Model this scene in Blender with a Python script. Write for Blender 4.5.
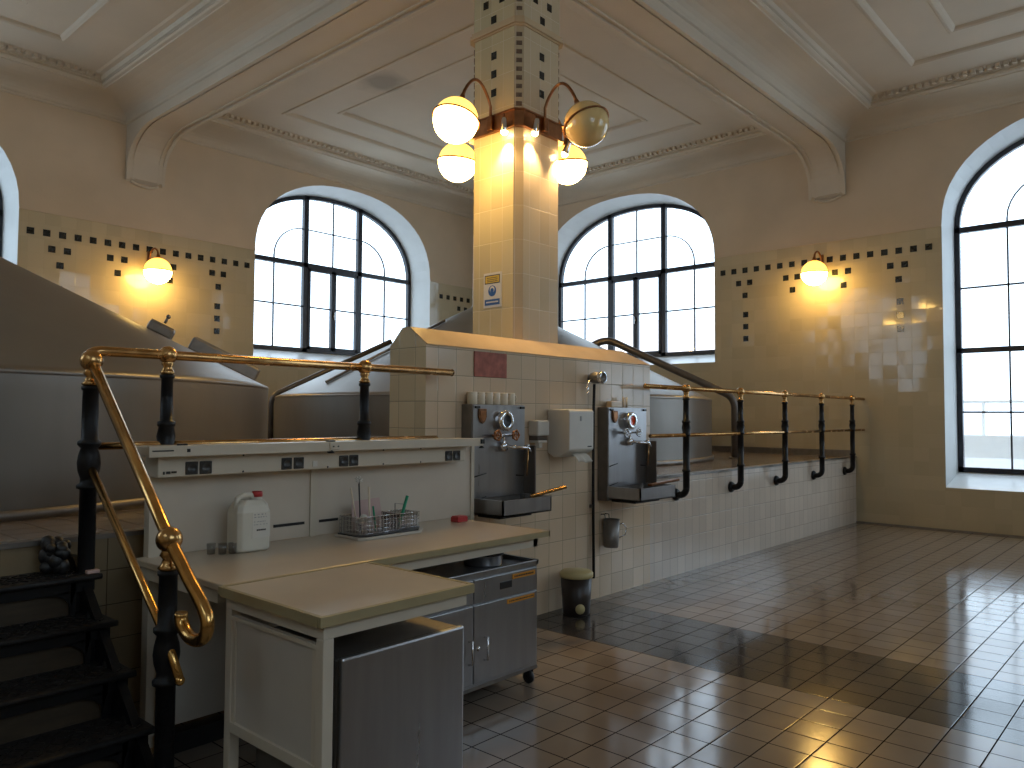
import bpy, bmesh, math, random
from mathutils import Vector, Matrix
random.seed(7)
for o in list(bpy.data.objects): bpy.data.objects.remove(o, do_unlink=True)
SC = bpy.context.scene
COL = SC.collection
PI = math.pi

# ------------------------------------------------------------------ camera
XW, YW = 12.43, 11.96            # right wall plane, left wall plane
XB, YB = -2.3, -2.9              # the two walls behind the camera
f, yaw, pit, rol = 776.0, math.radians(41.9), math.radians(2.34), math.radians(0.32)
F = Vector((math.cos(yaw)*math.cos(pit), math.sin(yaw)*math.cos(pit), math.sin(pit)))
R0 = Vector((math.sin(yaw), -math.cos(yaw), 0)); U0 = R0.cross(F)
R = R0*math.cos(rol)+U0*math.sin(rol); U = -R0*math.sin(rol)+U0*math.cos(rol)
cd = bpy.data.cameras.new('camera'); cam = bpy.data.objects.new('camera', cd); COL.objects.link(cam)
M3 = Matrix((R, U, -F)).transposed()
cam.matrix_world = Matrix.Translation((0, 0, 1.6)) @ M3.to_4x4()
cd.sensor_width = 36; cd.lens = f/1024*36; cd.clip_start = .02
SC.camera = cam

# ------------------------------------------------------------------ world, exposure
SC.view_settings.view_transform = 'Standard'; SC.view_settings.look = 'None'
SC.view_settings.gamma = 1; SC.view_settings.use_curve_mapping = False
SC.view_settings.exposure = -0.75
SKY, LAMP, SPOT = 6.0, 60.0, 80.0
w = bpy.data.worlds.new('sky'); SC.world = w; w.use_nodes = True
bg = w.node_tree.nodes['Background']
bg.inputs[0].default_value = (.68, .84, 1.0, 1); bg.inputs[1].default_value = SKY

def portal(loc, rot, sx, sy):
    l = bpy.data.lights.new('window_portal', 'AREA'); l.shape = 'RECTANGLE'; l.size = sx; l.size_y = sy
    l.cycles.is_portal = True
    o = bpy.data.objects.new('window_portal', l); o.location = loc; o.rotation_euler = rot; COL.objects.link(o)

# ------------------------------------------------------------------ materials
def nodes(name):
    m = bpy.data.materials.new(name); m.use_nodes = True
    nt = m.node_tree; return m, nt, nt.nodes['Principled BSDF']
def mat(name, col, rough=.5, metal=0, noise=0, nscale=8, bump=0, bscale=40, coat=0, stretch=None, emit=None, es=0, spec=None, trans=0, rvar=0):
    m, nt, b = nodes(name); N, L = nt.nodes, nt.links
    b.inputs['Base Color'].default_value = (*col, 1); b.inputs['Roughness'].default_value = rough
    b.inputs['Metallic'].default_value = metal; b.inputs['Coat Weight'].default_value = coat
    b.inputs['Coat Roughness'].default_value = .08
    if spec is not None: b.inputs['Specular IOR Level'].default_value = spec
    if trans: b.inputs['Transmission Weight'].default_value = trans
    if emit: b.inputs['Emission Color'].default_value = (*emit, 1); b.inputs['Emission Strength'].default_value = es
    tc = N.new('ShaderNodeTexCoord'); src = tc.outputs['Object']
    if stretch:
        mp = N.new('ShaderNodeMapping'); mp.inputs['Scale'].default_value = stretch; L.new(src, mp.inputs[0]); src = mp.outputs[0]
    if noise or rvar:
        n = N.new('ShaderNodeTexNoise'); n.inputs['Scale'].default_value = nscale; n.inputs['Detail'].default_value = 4; L.new(src, n.inputs[0])
    if noise:
        mr = N.new('ShaderNodeMapRange'); mr.inputs[1].default_value = .3; mr.inputs[2].default_value = .7
        mr.inputs[3].default_value = 1-noise; mr.inputs[4].default_value = 1+noise*.6; L.new(n.outputs['Fac'], mr.inputs[0])
        mx = N.new('ShaderNodeMix'); mx.data_type = 'RGBA'; mx.blend_type = 'MULTIPLY'; mx.inputs[0].default_value = 1
        mx.inputs['A'].default_value = (*col, 1); L.new(mr.outputs[0], mx.inputs['B']); L.new(mx.outputs['Result'], b.inputs['Base Color'])
    if rvar:
        mr = N.new('ShaderNodeMapRange'); mr.inputs[3].default_value = rough-rvar; mr.inputs[4].default_value = rough+rvar
        L.new(n.outputs['Fac'], mr.inputs[0]); L.new(mr.outputs[0], b.inputs['Roughness'])
    if bump:
        n2 = N.new('ShaderNodeTexNoise'); n2.inputs['Scale'].default_value = bscale; n2.inputs['Detail'].default_value = 3; L.new(src, n2.inputs[0])
        bp = N.new('ShaderNodeBump'); bp.inputs['Strength'].default_value = bump; bp.inputs['Distance'].default_value = .01
        L.new(n2.outputs['Fac'], bp.inputs['Height']); L.new(bp.outputs[0], b.inputs['Normal'])
    return m

def tiles(name, ax, col, tw, th, mortar, gap=.003, rough=.1, var=.08, tilt=.02, off=(0, 0), warp=None, mrough=.6, gvar=0, band=None, spec=.5, wave=0, bd=.003):
    """glazed tiles laid in a straight grid; ax = the two object axes of the surface."""
    m, nt, b = nodes(name); N, L = nt.nodes, nt.links
    def math_(op, a, c=None, cl=False):
        n = N.new('ShaderNodeMath'); n.operation = op; n.use_clamp = cl
        for i, v in enumerate((a, c)):
            if v is None: continue
            if isinstance(v, (int, float)): n.inputs[i].default_value = v
            else: L.new(v, n.inputs[i])
        return n.outputs[0]
    tc = N.new('ShaderNodeTexCoord'); sp = N.new('ShaderNodeSeparateXYZ'); L.new(tc.outputs['Object'], sp.inputs[0])
    uv = []
    for k, (a, t) in enumerate(zip(ax, (tw, th))):
        uv.append(math_('DIVIDE', math_('ADD', sp.outputs[a], 100*t+off[k]), t))
    cell = N.new('ShaderNodeCombineXYZ'); edge = []
    for k in (0, 1):
        fl = math_('FLOOR', uv[k]); L.new(fl, cell.inputs[k])
        fr = math_('SUBTRACT', uv[k], fl)
        d = math_('SUBTRACT', .5, math_('ABSOLUTE', math_('SUBTRACT', fr, .5)))
        edge.append(math_('MULTIPLY', d, (tw, th)[k]))
    e = math_('MINIMUM', edge[0], edge[1])
    grout = math_('LESS_THAN', e, gap)
    wn = N.new('ShaderNodeTexWhiteNoise'); L.new(cell.outputs[0], wn.inputs[0])
    val = math_('ADD', math_('MULTIPLY', wn.outputs['Value'], 2*var), 1-var)
    c = N.new('ShaderNodeMix'); c.data_type = 'RGBA'; c.blend_type = 'MULTIPLY'; c.inputs[0].default_value = 1
    c.inputs['A'].default_value = (*col, 1); L.new(val, c.inputs['B']); out = c.outputs['Result']
    if gvar:
        n = N.new('ShaderNodeTexNoise'); n.inputs['Scale'].default_value = 2.2; n.inputs['Detail'].default_value = 5; L.new(tc.outputs['Object'], n.inputs[0])
        v2 = math_('ADD', math_('MULTIPLY', n.outputs['Fac'], 2*gvar), 1-gvar)
        c2 = N.new('ShaderNodeMix'); c2.data_type = 'RGBA'; c2.blend_type = 'MULTIPLY'; c2.inputs[0].default_value = 1
        L.new(out, c2.inputs['A']); L.new(v2, c2.inputs['B']); out = c2.outputs['Result']
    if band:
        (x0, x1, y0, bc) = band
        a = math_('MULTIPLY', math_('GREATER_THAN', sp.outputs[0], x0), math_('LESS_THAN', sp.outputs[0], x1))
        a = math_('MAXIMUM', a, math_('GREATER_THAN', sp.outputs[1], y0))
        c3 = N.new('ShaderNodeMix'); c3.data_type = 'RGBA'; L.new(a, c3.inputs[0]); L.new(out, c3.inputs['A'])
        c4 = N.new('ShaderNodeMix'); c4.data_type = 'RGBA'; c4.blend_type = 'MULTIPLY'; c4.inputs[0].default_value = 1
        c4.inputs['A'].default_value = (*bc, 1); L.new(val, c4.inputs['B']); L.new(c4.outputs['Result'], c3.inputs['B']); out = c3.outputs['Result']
    g = N.new('ShaderNodeMix'); g.data_type = 'RGBA'; L.new(grout, g.inputs[0]); L.new(out, g.inputs['A']); g.inputs['B'].default_value = (*mortar, 1)
    L.new(g.outputs['Result'], b.inputs['Base Color'])
    r = math_('ADD', math_('MULTIPLY', grout, mrough-rough), rough)
    if gvar: r = math_('ADD', r, math_('MULTIPLY', math_('SUBTRACT', n.outputs['Fac'], .5), .12), True)
    L.new(r, b.inputs['Roughness']); L.new(math_('MULTIPLY', math_('SUBTRACT', 1.0, grout), spec), b.inputs['Specular IOR Level'])
    # every tile is set a hair out of true
    ge = N.new('ShaderNodeNewGeometry')
    vs = N.new('ShaderNodeVectorMath'); vs.operation = 'SUBTRACT'; L.new(wn.outputs['Color'], vs.inputs[0]); vs.inputs[1].default_value = (.5, .5, .5)
    sc = N.new('ShaderNodeVectorMath'); sc.operation = 'SCALE'; L.new(vs.outputs[0], sc.inputs[0]); sc.inputs['Scale'].default_value = tilt*2
    ad = N.new('ShaderNodeVectorMath'); ad.operation = 'ADD'; L.new(ge.outputs['Normal'], ad.inputs[0]); L.new(sc.outputs[0], ad.inputs[1])
    nm = N.new('ShaderNodeVectorMath'); nm.operation = 'NORMALIZE'; L.new(ad.outputs[0], nm.inputs[0])
    bp = N.new('ShaderNodeBump'); bp.inputs['Strength'].default_value = .5; bp.inputs['Distance'].default_value = bd
    h = math_('MINIMUM', math_('MULTIPLY', e, 1/(gap*2)), 1.0)
    if wave:
        n3 = N.new('ShaderNodeTexNoise'); n3.inputs['Scale'].default_value = 9; L.new(tc.outputs['Object'], n3.inputs[0])
        h = math_('ADD', h, math_('MULTIPLY', n3.outputs['Fac'], wave))
    L.new(h, bp.inputs['Height']); L.new(nm.outputs[0], bp.inputs['Normal'])
    L.new(bp.outputs[0], b.inputs['Normal'])
    return m

CREAM = (.50, .42, .28)
M = dict(
    plaster=mat('plaster', (.60, .475, .335), .85, noise=.08, nscale=1.3, bump=.15, bscale=25),
    ceiling=mat('ceiling_plaster', (.62, .53, .41), .85, noise=.07, nscale=.9, bump=.12, bscale=20),
    tile_x=tiles('wall_tiles_left', (0, 2), CREAM, .203, .203, (.45, .375, .25), .0012, .07, .05, .018, off=(.05, .0485)),
    tile_y=tiles('wall_tiles_right', (1, 2), CREAM, .203, .203, (.45, .375, .25), .0012, .07, .05, .018, off=(.015, .0485)),
    ctr_y=tiles('counter_tiles_front', (0, 2), (.66, .51, .355), .1785, .19, (.36, .29, .20), .0022, .12, .07, .015, off=(.02, .012)),
    ctr_x=tiles('counter_tiles_end', (1, 2), (.64, .51, .32), .1785, .19, (.36, .29, .20), .0022, .12, .07, .015, off=(-.055, .012)),
    plat_y=tiles('platform_tiles', (0, 2), (.64, .545, .45), .15, .19, (.34, .29, .25), .0022, .14, .06, .012, off=(.0, .015)),
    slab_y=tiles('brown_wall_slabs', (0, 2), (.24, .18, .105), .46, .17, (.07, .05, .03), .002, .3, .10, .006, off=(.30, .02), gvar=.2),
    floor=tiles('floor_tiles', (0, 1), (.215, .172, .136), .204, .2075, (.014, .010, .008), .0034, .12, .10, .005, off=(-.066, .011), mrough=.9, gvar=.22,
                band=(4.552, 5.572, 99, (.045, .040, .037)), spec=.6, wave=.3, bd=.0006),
    platfloor=tiles('platform_floor_tiles', (0, 1), (.20, .16, .13), .2, .2, (.1, .09, .08), .003, .18, .12, .008, gvar=.2),
    col_y=tiles('column_tiles_front', (0, 2), (.60, .47, .30), .135, .29, (.68, .58, .42), .002, .14, .06, .02, off=(.02, .10), mrough=.3),
    col_x=tiles('column_tiles_side', (1, 2), (.60, .50, .30), .135, .29, (.70, .62, .44), .002, .14, .06, .02, off=(.0, .10), mrough=.3),
    sill=mat('sill_stone', (.84, .86, .86), .25, noise=.05, nscale=6),
    reveal=mat('reveal_plaster', (.66, .68, .67), .6, noise=.04, nscale=4),
    frame=mat('window_steel', (.018, .02, .03), .35, noise=.2, nscale=20),
    iron=mat('cast_iron', (.007, .007, .008), .42, noise=.3, nscale=30, bump=.2, bscale=60, spec=.3),
    ironm=mat('worn_iron', (.016, .014, .013), .5, noise=.3, nscale=18, bump=.25, bscale=50, spec=.3),
    brass=mat('aged_brass', (.62, .36, .14), .24, 1, noise=.3, nscale=14, rvar=.1),
    brassb=mat('bright_brass', (.72, .42, .14), .2, 1, noise=.2, nscale=16, rvar=.08),
    copper=mat('dark_copper', (.36, .16, .07), .32, 1, noise=.3, nscale=12, rvar=.1),
    vat=mat('brushed_vat_steel', (.27, .25, .225), .40, .85, noise=.10, nscale=3, stretch=(1, 1, .3), rvar=.07),
    steel=mat('stainless_steel', (.36, .36, .37), .3, .9, noise=.08, nscale=20, stretch=(1, 1, .1), rvar=.06),
    steeld=mat('dull_steel', (.24, .22, .20), .42, .8, noise=.15, nscale=12),
    pipe=mat('grey_pipe', (.16, .14, .125), .35, .6, noise=.1),
    chrome=mat('chrome', (.75, .75, .76), .1, 1),
    laminate=mat('cream_laminate', (.54, .44, .32), .28, noise=.05, nscale=5, coat=.15),
    lamedge=mat('laminate_edge', (.36, .29, .155), .45, noise=.06, nscale=9),
    enamel=mat('white_enamel', (.60, .53, .42), .35, noise=.04, nscale=6),
    panel=mat('panel_board', (.60, .52, .42), .42, noise=.04, nscale=5),
    pale=mat('pale_panel', (.55, .50, .43), .45, noise=.06, nscale=4),
    black=mat('black_plastic', (.012, .012, .013), .4),
    socket=mat('dark_socket', (.035, .033, .03), .35),
    wplast=mat('white_plastic', (.66, .62, .55), .4, noise=.03, nscale=10),
    canp=mat('milky_plastic', (.66, .62, .52), .38, noise=.04, nscale=9),
    red=mat('red_plastic', (.45, .03, .03), .4),
    redg=mat('red_glass', (.75, .05, .01), .15, coat=.5),
    green=mat('green_plastic', (.01, .26, .13), .4),
    mug=mat('cream_mug', (.76, .64, .47), .3, noise=.08, nscale=14),
    paper=mat('paper', (.68, .64, .56), .8),
    pinkp=mat('pink_card', (.60, .42, .38), .8, noise=.06),
    plaque=mat('red_plaque', (.40, .12, .08), .7, noise=.35, nscale=18),
    inlay=mat('black_inlay_tile', (.02, .022, .02), .12, noise=.7, nscale=26),
    yellow=mat('yellow_label', (.70, .46, .03), .5), orange=mat('orange_label', (.62, .26, .02), .5),
    blue=mat('sign_blue', (.02, .09, .30), .5), ink=mat('label_ink', (.03, .025, .02), .6), grey=mat('faint_print', (.38, .36, .34), .6),
    brownp=mat('brown_plastic', (.028, .018, .014), .35), lid=mat('cream_lid', (.56, .46, .22), .4),
    wood=mat('riser_board', (.05, .034, .018), .5, noise=.3, nscale=6, stretch=(1, 1, 6)),
    cap=mat('coping_tiles', (.62, .45, .27), .16, noise=.08, nscale=4),
    opal=mat('unlit_opal_glass', (.85, .60, .26), .12, noise=.1, nscale=6, coat=.6),
    stud=mat('brown_stud', (.16, .10, .06), .4, noise=.4, nscale=40),
    blocker=mat('blocker_stone', (.22, .20, .17), .9, noise=.1),
    ext=mat('outside_render', (.92, .90, .91), .9), roofp=mat('outside_roof', (.90, .78, .75), .9), extg=mat('outside_ground', (.88, .87, .87), .9),
    shield=mat('bronze_shield', (.22, .10, .045), .4, .6, noise=.4, nscale=60),
)
def emissive(name, col, s, base=(.8, .7, .5)): return mat(name, base, .25, emit=col, es=s)
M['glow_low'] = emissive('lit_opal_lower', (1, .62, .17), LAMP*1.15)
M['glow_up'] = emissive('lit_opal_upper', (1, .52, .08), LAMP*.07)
M['bulb'] = emissive('halogen_bulb', (1, .72, .38), 60)
def glass_mat(name, tint, gl=.08):
    m = bpy.data.materials.new(name); m.use_nodes = True; nt = m.node_tree; N, L = nt.nodes, nt.links
    N.remove(N['Principled BSDF']); t = N.new('ShaderNodeBsdfTransparent'); t.inputs[0].default_value = (*tint, 1)
    g = N.new('ShaderNodeBsdfGlossy'); g.inputs['Roughness'].default_value = .03
    fr = N.new('ShaderNodeLayerWeight'); fr.inputs[0].default_value = .35
    pw = N.new('ShaderNodeMath'); pw.operation = 'POWER'; L.new(fr.outputs['Facing'], pw.inputs[0]); pw.inputs[1].default_value = 3
    ad = N.new('ShaderNodeMath'); ad.operation = 'MULTIPLY_ADD'; L.new(pw.outputs[0], ad.inputs[0]); ad.inputs[1].default_value = .5; ad.inputs[2].default_value = gl
    mx = N.new('ShaderNodeMixShader'); L.new(ad.outputs[0], mx.inputs[0]); L.new(t.outputs[0], mx.inputs[1]); L.new(g.outputs[0], mx.inputs[2])
    L.new(mx.outputs[0], N['Material Output'].inputs[0]); return m
M['glass'] = glass_mat('window_glass', (.94, .96, .97))
M['clear'] = glass_mat('clear_plastic', (.80, .80, .80))

def damp_stain(m, c, r):      # an old grey damp mark on the ceiling plaster
    nt = m.node_tree; N, L = nt.nodes, nt.links; b = N['Principled BSDF']; src = b.inputs['Base Color'].links[0].from_socket
    g = N.new('ShaderNodeNewGeometry'); n = N.new('ShaderNodeTexNoise'); n.inputs['Scale'].default_value = 3; L.new(g.outputs['Position'], n.inputs[0])
    d = N.new('ShaderNodeVectorMath'); d.operation = 'DISTANCE'; L.new(g.outputs['Position'], d.inputs[0]); d.inputs[1].default_value = c
    a = N.new('ShaderNodeMath'); a.operation = 'MULTIPLY_ADD'; L.new(n.outputs['Fac'], a.inputs[0]); a.inputs[1].default_value = .35; L.new(d.outputs['Value'], a.inputs[2])
    mr = N.new('ShaderNodeMapRange'); mr.inputs[1].default_value = r+.02; mr.inputs[2].default_value = r+.30; mr.inputs[3].default_value = .62; mr.inputs[4].default_value = 1; L.new(a.outputs[0], mr.inputs[0])
    mx = N.new('ShaderNodeMix'); mx.data_type = 'RGBA'; mx.blend_type = 'MULTIPLY'; mx.inputs[0].default_value = 1
    L.new(src, mx.inputs['A']); L.new(mr.outputs[0], mx.inputs['B']); L.new(mx.outputs['Result'], b.inputs['Base Color'])
damp_stain(M['ceiling'], (6.83, 8.63, 6.36), .32)

# ------------------------------------------------------------------ mesh builder
class MB:
    def __init__(s): s.v = []; s.f = []; s.mi = []; s.sm = []
    def add(s, vs, fs, mi=0, sm=False):
        b = len(s.v); s.v += [Vector(v) for v in vs]
        for q in fs: s.f.append([b+i for i in q]); s.mi.append(mi); s.sm.append(sm)
        return s
    def box(s, x0, y0, z0, x1, y1, z1, mi=0, bev=0):
        if x1 < x0: x0, x1 = x1, x0
        if y1 < y0: y0, y1 = y1, y0
        if z1 < z0: z0, z1 = z1, z0
        if bev:
            bm = bmesh.new(); bmesh.ops.create_cube(bm, size=1)
            for v in bm.verts: v.co = Vector(((x0+x1)/2+v.co.x*(x1-x0), (y0+y1)/2+v.co.y*(y1-y0), (z0+z1)/2+v.co.z*(z1-z0)))
            bmesh.ops.bevel(bm, geom=bm.edges[:], offset=min(bev, .45*min(x1-x0, y1-y0, z1-z0)), segments=2, affect='EDGES', profile=.5)
            bm.verts.index_update(); s.add([v.co.copy() for v in bm.verts], [[v.index for v in q.verts] for q in bm.faces], mi); bm.free(); return s
        v = [(x0, y0, z0), (x1, y0, z0), (x1, y1, z0), (x0, y1, z0), (x0, y0, z1), (x1, y0, z1), (x1, y1, z1), (x0, y1, z1)]
        return s.add(v, [(0, 3, 2, 1), (4, 5, 6, 7), (0, 1, 5, 4), (1, 2, 6, 5), (2, 3, 7, 6), (3, 0, 4, 7)], mi)
    def obox(s, c, dx, dy, dz, sx, sy, sz, mi=0, bev=0):
        t = MB().box(-sx/2, -sy/2, -sz/2, sx/2, sy/2, sz/2, mi, bev); c = Vector(c)
        b = len(s.v); s.v += [c+dx*v.x+dy*v.y+dz*v.z for v in t.v]
        for q, m_ in zip(t.f, t.mi): s.f.append([b+i for i in q]); s.mi.append(m_); s.sm.append(False)
        return s
    def tube(s, pts, r, n=14, mi=0, cap=True, closed=False):
        P = [Vector(p) for p in pts]; rs = r if isinstance(r, (list, tuple)) else [r]*len(P)
        k = len(P); T = []
        for i in range(k):
            if closed: d = P[(i+1) % k]-P[i-1]
            else: d = P[min(i+1, k-1)]-P[max(i-1, 0)]
            T.append(d.normalized())
        a = Vector((0, 0, 1)) if abs(T[0].z) < .9 else Vector((1, 0, 0))
        u = (a-T[0]*a.dot(T[0])).normalized(); vs = []
        for i in range(k):
            u = (u-T[i]*u.dot(T[i])).normalized(); w_ = T[i].cross(u)
            vs += [P[i]+(u*math.cos(2*PI*j/n)+w_*math.sin(2*PI*j/n))*rs[i] for j in range(n)]
        fs = []
        for i in range(k if closed else k-1):
            i2 = (i+1) % k
            for j in range(n): fs.append((i*n+j, i*n+(j+1) % n, i2*n+(j+1) % n, i2*n+j))
        s.add(vs, fs, mi, True)
        if cap and not closed:
            b = len(s.v)-k*n
            s.f.append([b+j for j in range(n)][::-1]); s.mi.append(mi); s.sm.append(False)
            s.f.append([b+(k-1)*n+j for j in range(n)]); s.mi.append(mi); s.sm.append(False)
        return s
    def lathe(s, c, prof, n=24, ax=(0, 0, 1), mi=0, sm=True, a0=0, a1=2*PI):
        c = Vector(c); z = Vector(ax).normalized(); a = Vector((1, 0, 0)) if abs(z.x) < .9 else Vector((0, 1, 0))
        x = (a-z*a.dot(z)).normalized(); y = z.cross(x); vs = []; full = abs(a1-a0-2*PI) < 1e-6; m_ = n if full else n+1
        for r, h in prof: vs += [c+z*h+(x*math.cos(a0+(a1-a0)*j/n)+y*math.sin(a0+(a1-a0)*j/n))*max(r, 1e-4) for j in range(m_)]
        fs = []
        for i in range(len(prof)-1):
            for j in range(n): j2 = (j+1) % m_; fs.append((i*m_+j, i*m_+j2, (i+1)*m_+j2, (i+1)*m_+j))
        return s.add(vs, fs, mi, sm)
    def ball(s, c, r, mi=0, n=20, sz=1): return s.lathe(c, [(r*math.sin(PI*i/12), -r*sz*math.cos(PI*i/12)) for i in range(13)], n, mi=mi)
    def prism(s, poly, a, b, fn, mi=0):
        """poly: 2-D outline; fn(u, v, t) gives the point; extruded from t=a to t=b"""
        n = len(poly); vs = [fn(u, v, a) for u, v in poly]+[fn(u, v, b) for u, v in poly]
        return s.add(vs, [list(range(n)), list(range(n, 2*n))[::-1]]+[(i, (i+1) % n, (i+1) % n+n, i+n) for i in range(n)], mi)
    def build(s, name, mats, parent=None, loc=None, fix=True, bevel=0):
        me = bpy.data.meshes.new(name)
        off = Vector(loc) if loc is not None else Vector((0, 0, 0))
        me.from_pydata([v-off for v in s.v], [], s.f)
        for m_ in (mats if isinstance(mats, (list, tuple)) else [mats]): me.materials.append(M[m_])
        for p, i, k in zip(me.polygons, s.mi, s.sm): p.material_index = i; p.use_smooth = k
        me.update()
        if fix:
            bm = bmesh.new(); bm.from_mesh(me); bmesh.ops.recalc_face_normals(bm, faces=bm.faces); bm.to_mesh(me); bm.free()
        o = bpy.data.objects.new(name, me); COL.objects.link(o)
        if parent is not None:
            o.parent = parent
            o.location = off if loc is not None else -world_loc(parent)
            if loc is not None: o.location = off-world_loc(parent)
        else: o.location = off
        if bevel:
            b_ = o.modifiers.new('bevel', 'BEVEL'); b_.width = bevel; b_.segments = 2; b_.limit_method = 'ANGLE'
        return o
def world_loc(o):
    v = Vector((0, 0, 0))
    while o is not None: v += o.location; o = o.parent
    return v
def thing(name, label, cat, loc, group=None):
    o = bpy.data.objects.new(name, None); o.empty_display_size = .1; COL.objects.link(o); o.location = loc
    o['label'] = label; o['category'] = cat
    if group: o['group'] = group
    return o
def tag(o, label, cat, group=None):
    o['label'] = label; o['category'] = cat
    if group: o['group'] = group
    return o
def struct(o): o['kind'] = 'structure'; return o
def copy_tree(o, parent=None, rootloc=None):
    c = o.copy(); COL.objects.link(c); c.parent = parent
    if rootloc is not None: c.location = rootloc
    for ch in [x for x in bpy.data.objects if x.parent == o]: copy_tree(ch, c)
    return c
def rot_pt(p, a, c=(0, 0)):
    x, y = p[0]-c[0], p[1]-c[1]
    return (c[0]+x*math.cos(a)-y*math.sin(a), c[1]+x*math.sin(a)+y*math.cos(a))

# ------------------------------------------------------------------ floor, platform
ZP = 1.0
mb = MB().box(XB-.3, YB-.3, -.25, XW+.3, YW+.3, 0); struct(mb.build('floor', 'floor'))
mb = MB()
mb.add([(3.6, 4.05, 0), (XW, 4.05, 0), (XW, 4.05, ZP), (3.6, 4.05, ZP)], [(0, 1, 2, 3)], 0)
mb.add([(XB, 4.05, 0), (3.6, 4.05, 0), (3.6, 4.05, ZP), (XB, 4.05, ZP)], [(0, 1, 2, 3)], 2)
mb.add([(XB, 4.05, ZP), (XW, 4.05, ZP), (XW, YW, ZP), (XB, YW, ZP)], [(0, 1, 2, 3)], 1)
mb.add([(XB, 4.06, .01), (XW, 4.06, .01), (XW, YW, .01), (XB, YW, .01)], [(0, 3, 2, 1)], 1)
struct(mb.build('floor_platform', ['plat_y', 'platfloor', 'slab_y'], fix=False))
mb = MB().box(XB, 4.035, ZP-.012, 3.61, 4.12, ZP+.012).box(6.53, 4.035, ZP-.012, XW, 4.12, ZP+.012)
struct(mb.build('trim_9', 'steeld'))

# ------------------------------------------------------------------ walls with arched windows
ZT, ZS, HW, RISE = 6.3, 4.39, 1.985, 1.45      # ceiling, springing = top of the tiles, half width, arch rise
NA = 28
def arch(t, hw, rise, p=2.25):       # t in -1..1
    return rise*(1-abs(t)**p)**(1/p)
def arch_ts(): return [-math.cos(PI*i/NA) for i in range(NA+1)]
def wall(name, along, plane, lo, hi, wins, outward, tilem):
    """along='x'|'y'; wins = [(centre, sill)]; outward=+1 if outside is at the larger coordinate"""
    D = .6; ins = .04; RI = 1.37
    def P(a, z, d=0): 
        c = plane+outward*d
        return (a, c, z) if along == 'x' else (c, a, z)
    mb = MB(); cur = lo; wins = sorted(wins)
    for c, sill in wins:
        a, b = c-HW, c+HW
        for z0, z1, mi in ((0, ZS, 0), (ZS, ZT, 1)): mb.add([P(cur, z0), P(a, z0), P(a, z1), P(cur, z1)], [(0, 1, 2, 3)], mi)
        mb.add([P(a, 0), P(b, 0), P(b, sill), P(a, sill)], [(0, 1, 2, 3)], 0)
        ts = arch_ts()
        for t0, t1 in zip(ts, ts[1:]):
            x0, x1 = c+t0*HW, c+t1*HW; z0, z1 = ZS+arch(t0, HW, RISE), ZS+arch(t1, HW, RISE)
            mb.add([P(x0, z0), P(x1, z1), P(x1, ZT), P(x0, ZT)], [(0, 1, 2, 3)], 1)
            y0, y1 = c+t0*(HW-ins), c+t1*(HW-ins); w0, w1 = ZS+arch(t0, HW, RI), ZS+arch(t1, HW, RI)
            mb.add([P(x0, z0), P(x1, z1), P(y1, w1, D), P(y0, w0, D)], [(0, 1, 2, 3)], 2, True)
        for s_ in (-1, 1):
            mb.add([P(c+s_*HW, sill), P(c+s_*(HW-ins), sill+.2, D), P(c+s_*(HW-ins), ZS, D), P(c+s_*HW, ZS)], [(0, 1, 2, 3)], 2)
        mb.add([P(a, sill), P(b, sill), P(b-ins, sill+.2, D), P(a+ins, sill+.2, D)], [(0, 1, 2, 3)], 3)
        cur = b
    for z0, z1, mi in ((0, ZS, 0), (ZS, ZT, 1)): mb.add([P(cur, z0), P(hi, z0), P(hi, z1), P(cur, z1)], [(0, 1, 2, 3)], mi)
    # thin ledge where the tiles stop, between the windows
    edges = [lo]+sum([[c-HW, c+HW] for c, _ in wins], [])+[hi]
    for a, b in zip(edges[::2], edges[1::2]):
        p, q = P(a, ZS-.012, -.012), P(b, ZS+.012, 0); mb.box(p[0], p[1], p[2], q[0], q[1], q[2], 1)
    return struct(mb.build(name, [tilem, 'plaster', 'reveal', 'sill'], fix=False))
LW = [(1.30, .62), (8.78, 2.57)]     # left wall: window centres (X), sills
RW = [(.83, .61), (8.38, 2.557)]
BW = [(.83, 2.557), (8.38, 2.557)]; NW = [(1.30, 2.557), (8.78, 2.557)]  # windows in unseen walls; near-wall pair added to brighten the counter front
LW2 = [(1.30, 2.57), (8.78, 2.57)]
wall('wall_left', 'x', YW, XB, XW, LW2, 1, 'tile_x')
wall('wall_right', 'y', XW, YB, YW, RW, 1, 'tile_y')
wall('wall_behind', 'y', XB, YB, YW, BW, -1, 'tile_y')
wall('wall_near', 'x', YB, XB, XW, NW, -1, 'tile_x')
# skirting under the tiles along the right wall
struct(MB().box(XW-.015, YB, 0, XW, 4.05, .02).build('baseboard_right', 'steeld'))
struct(MB().box(XW-.02, 4.06, ZP, XW, YW, ZP+.10).build('baseboard_platform', 'steeld'))

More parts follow.
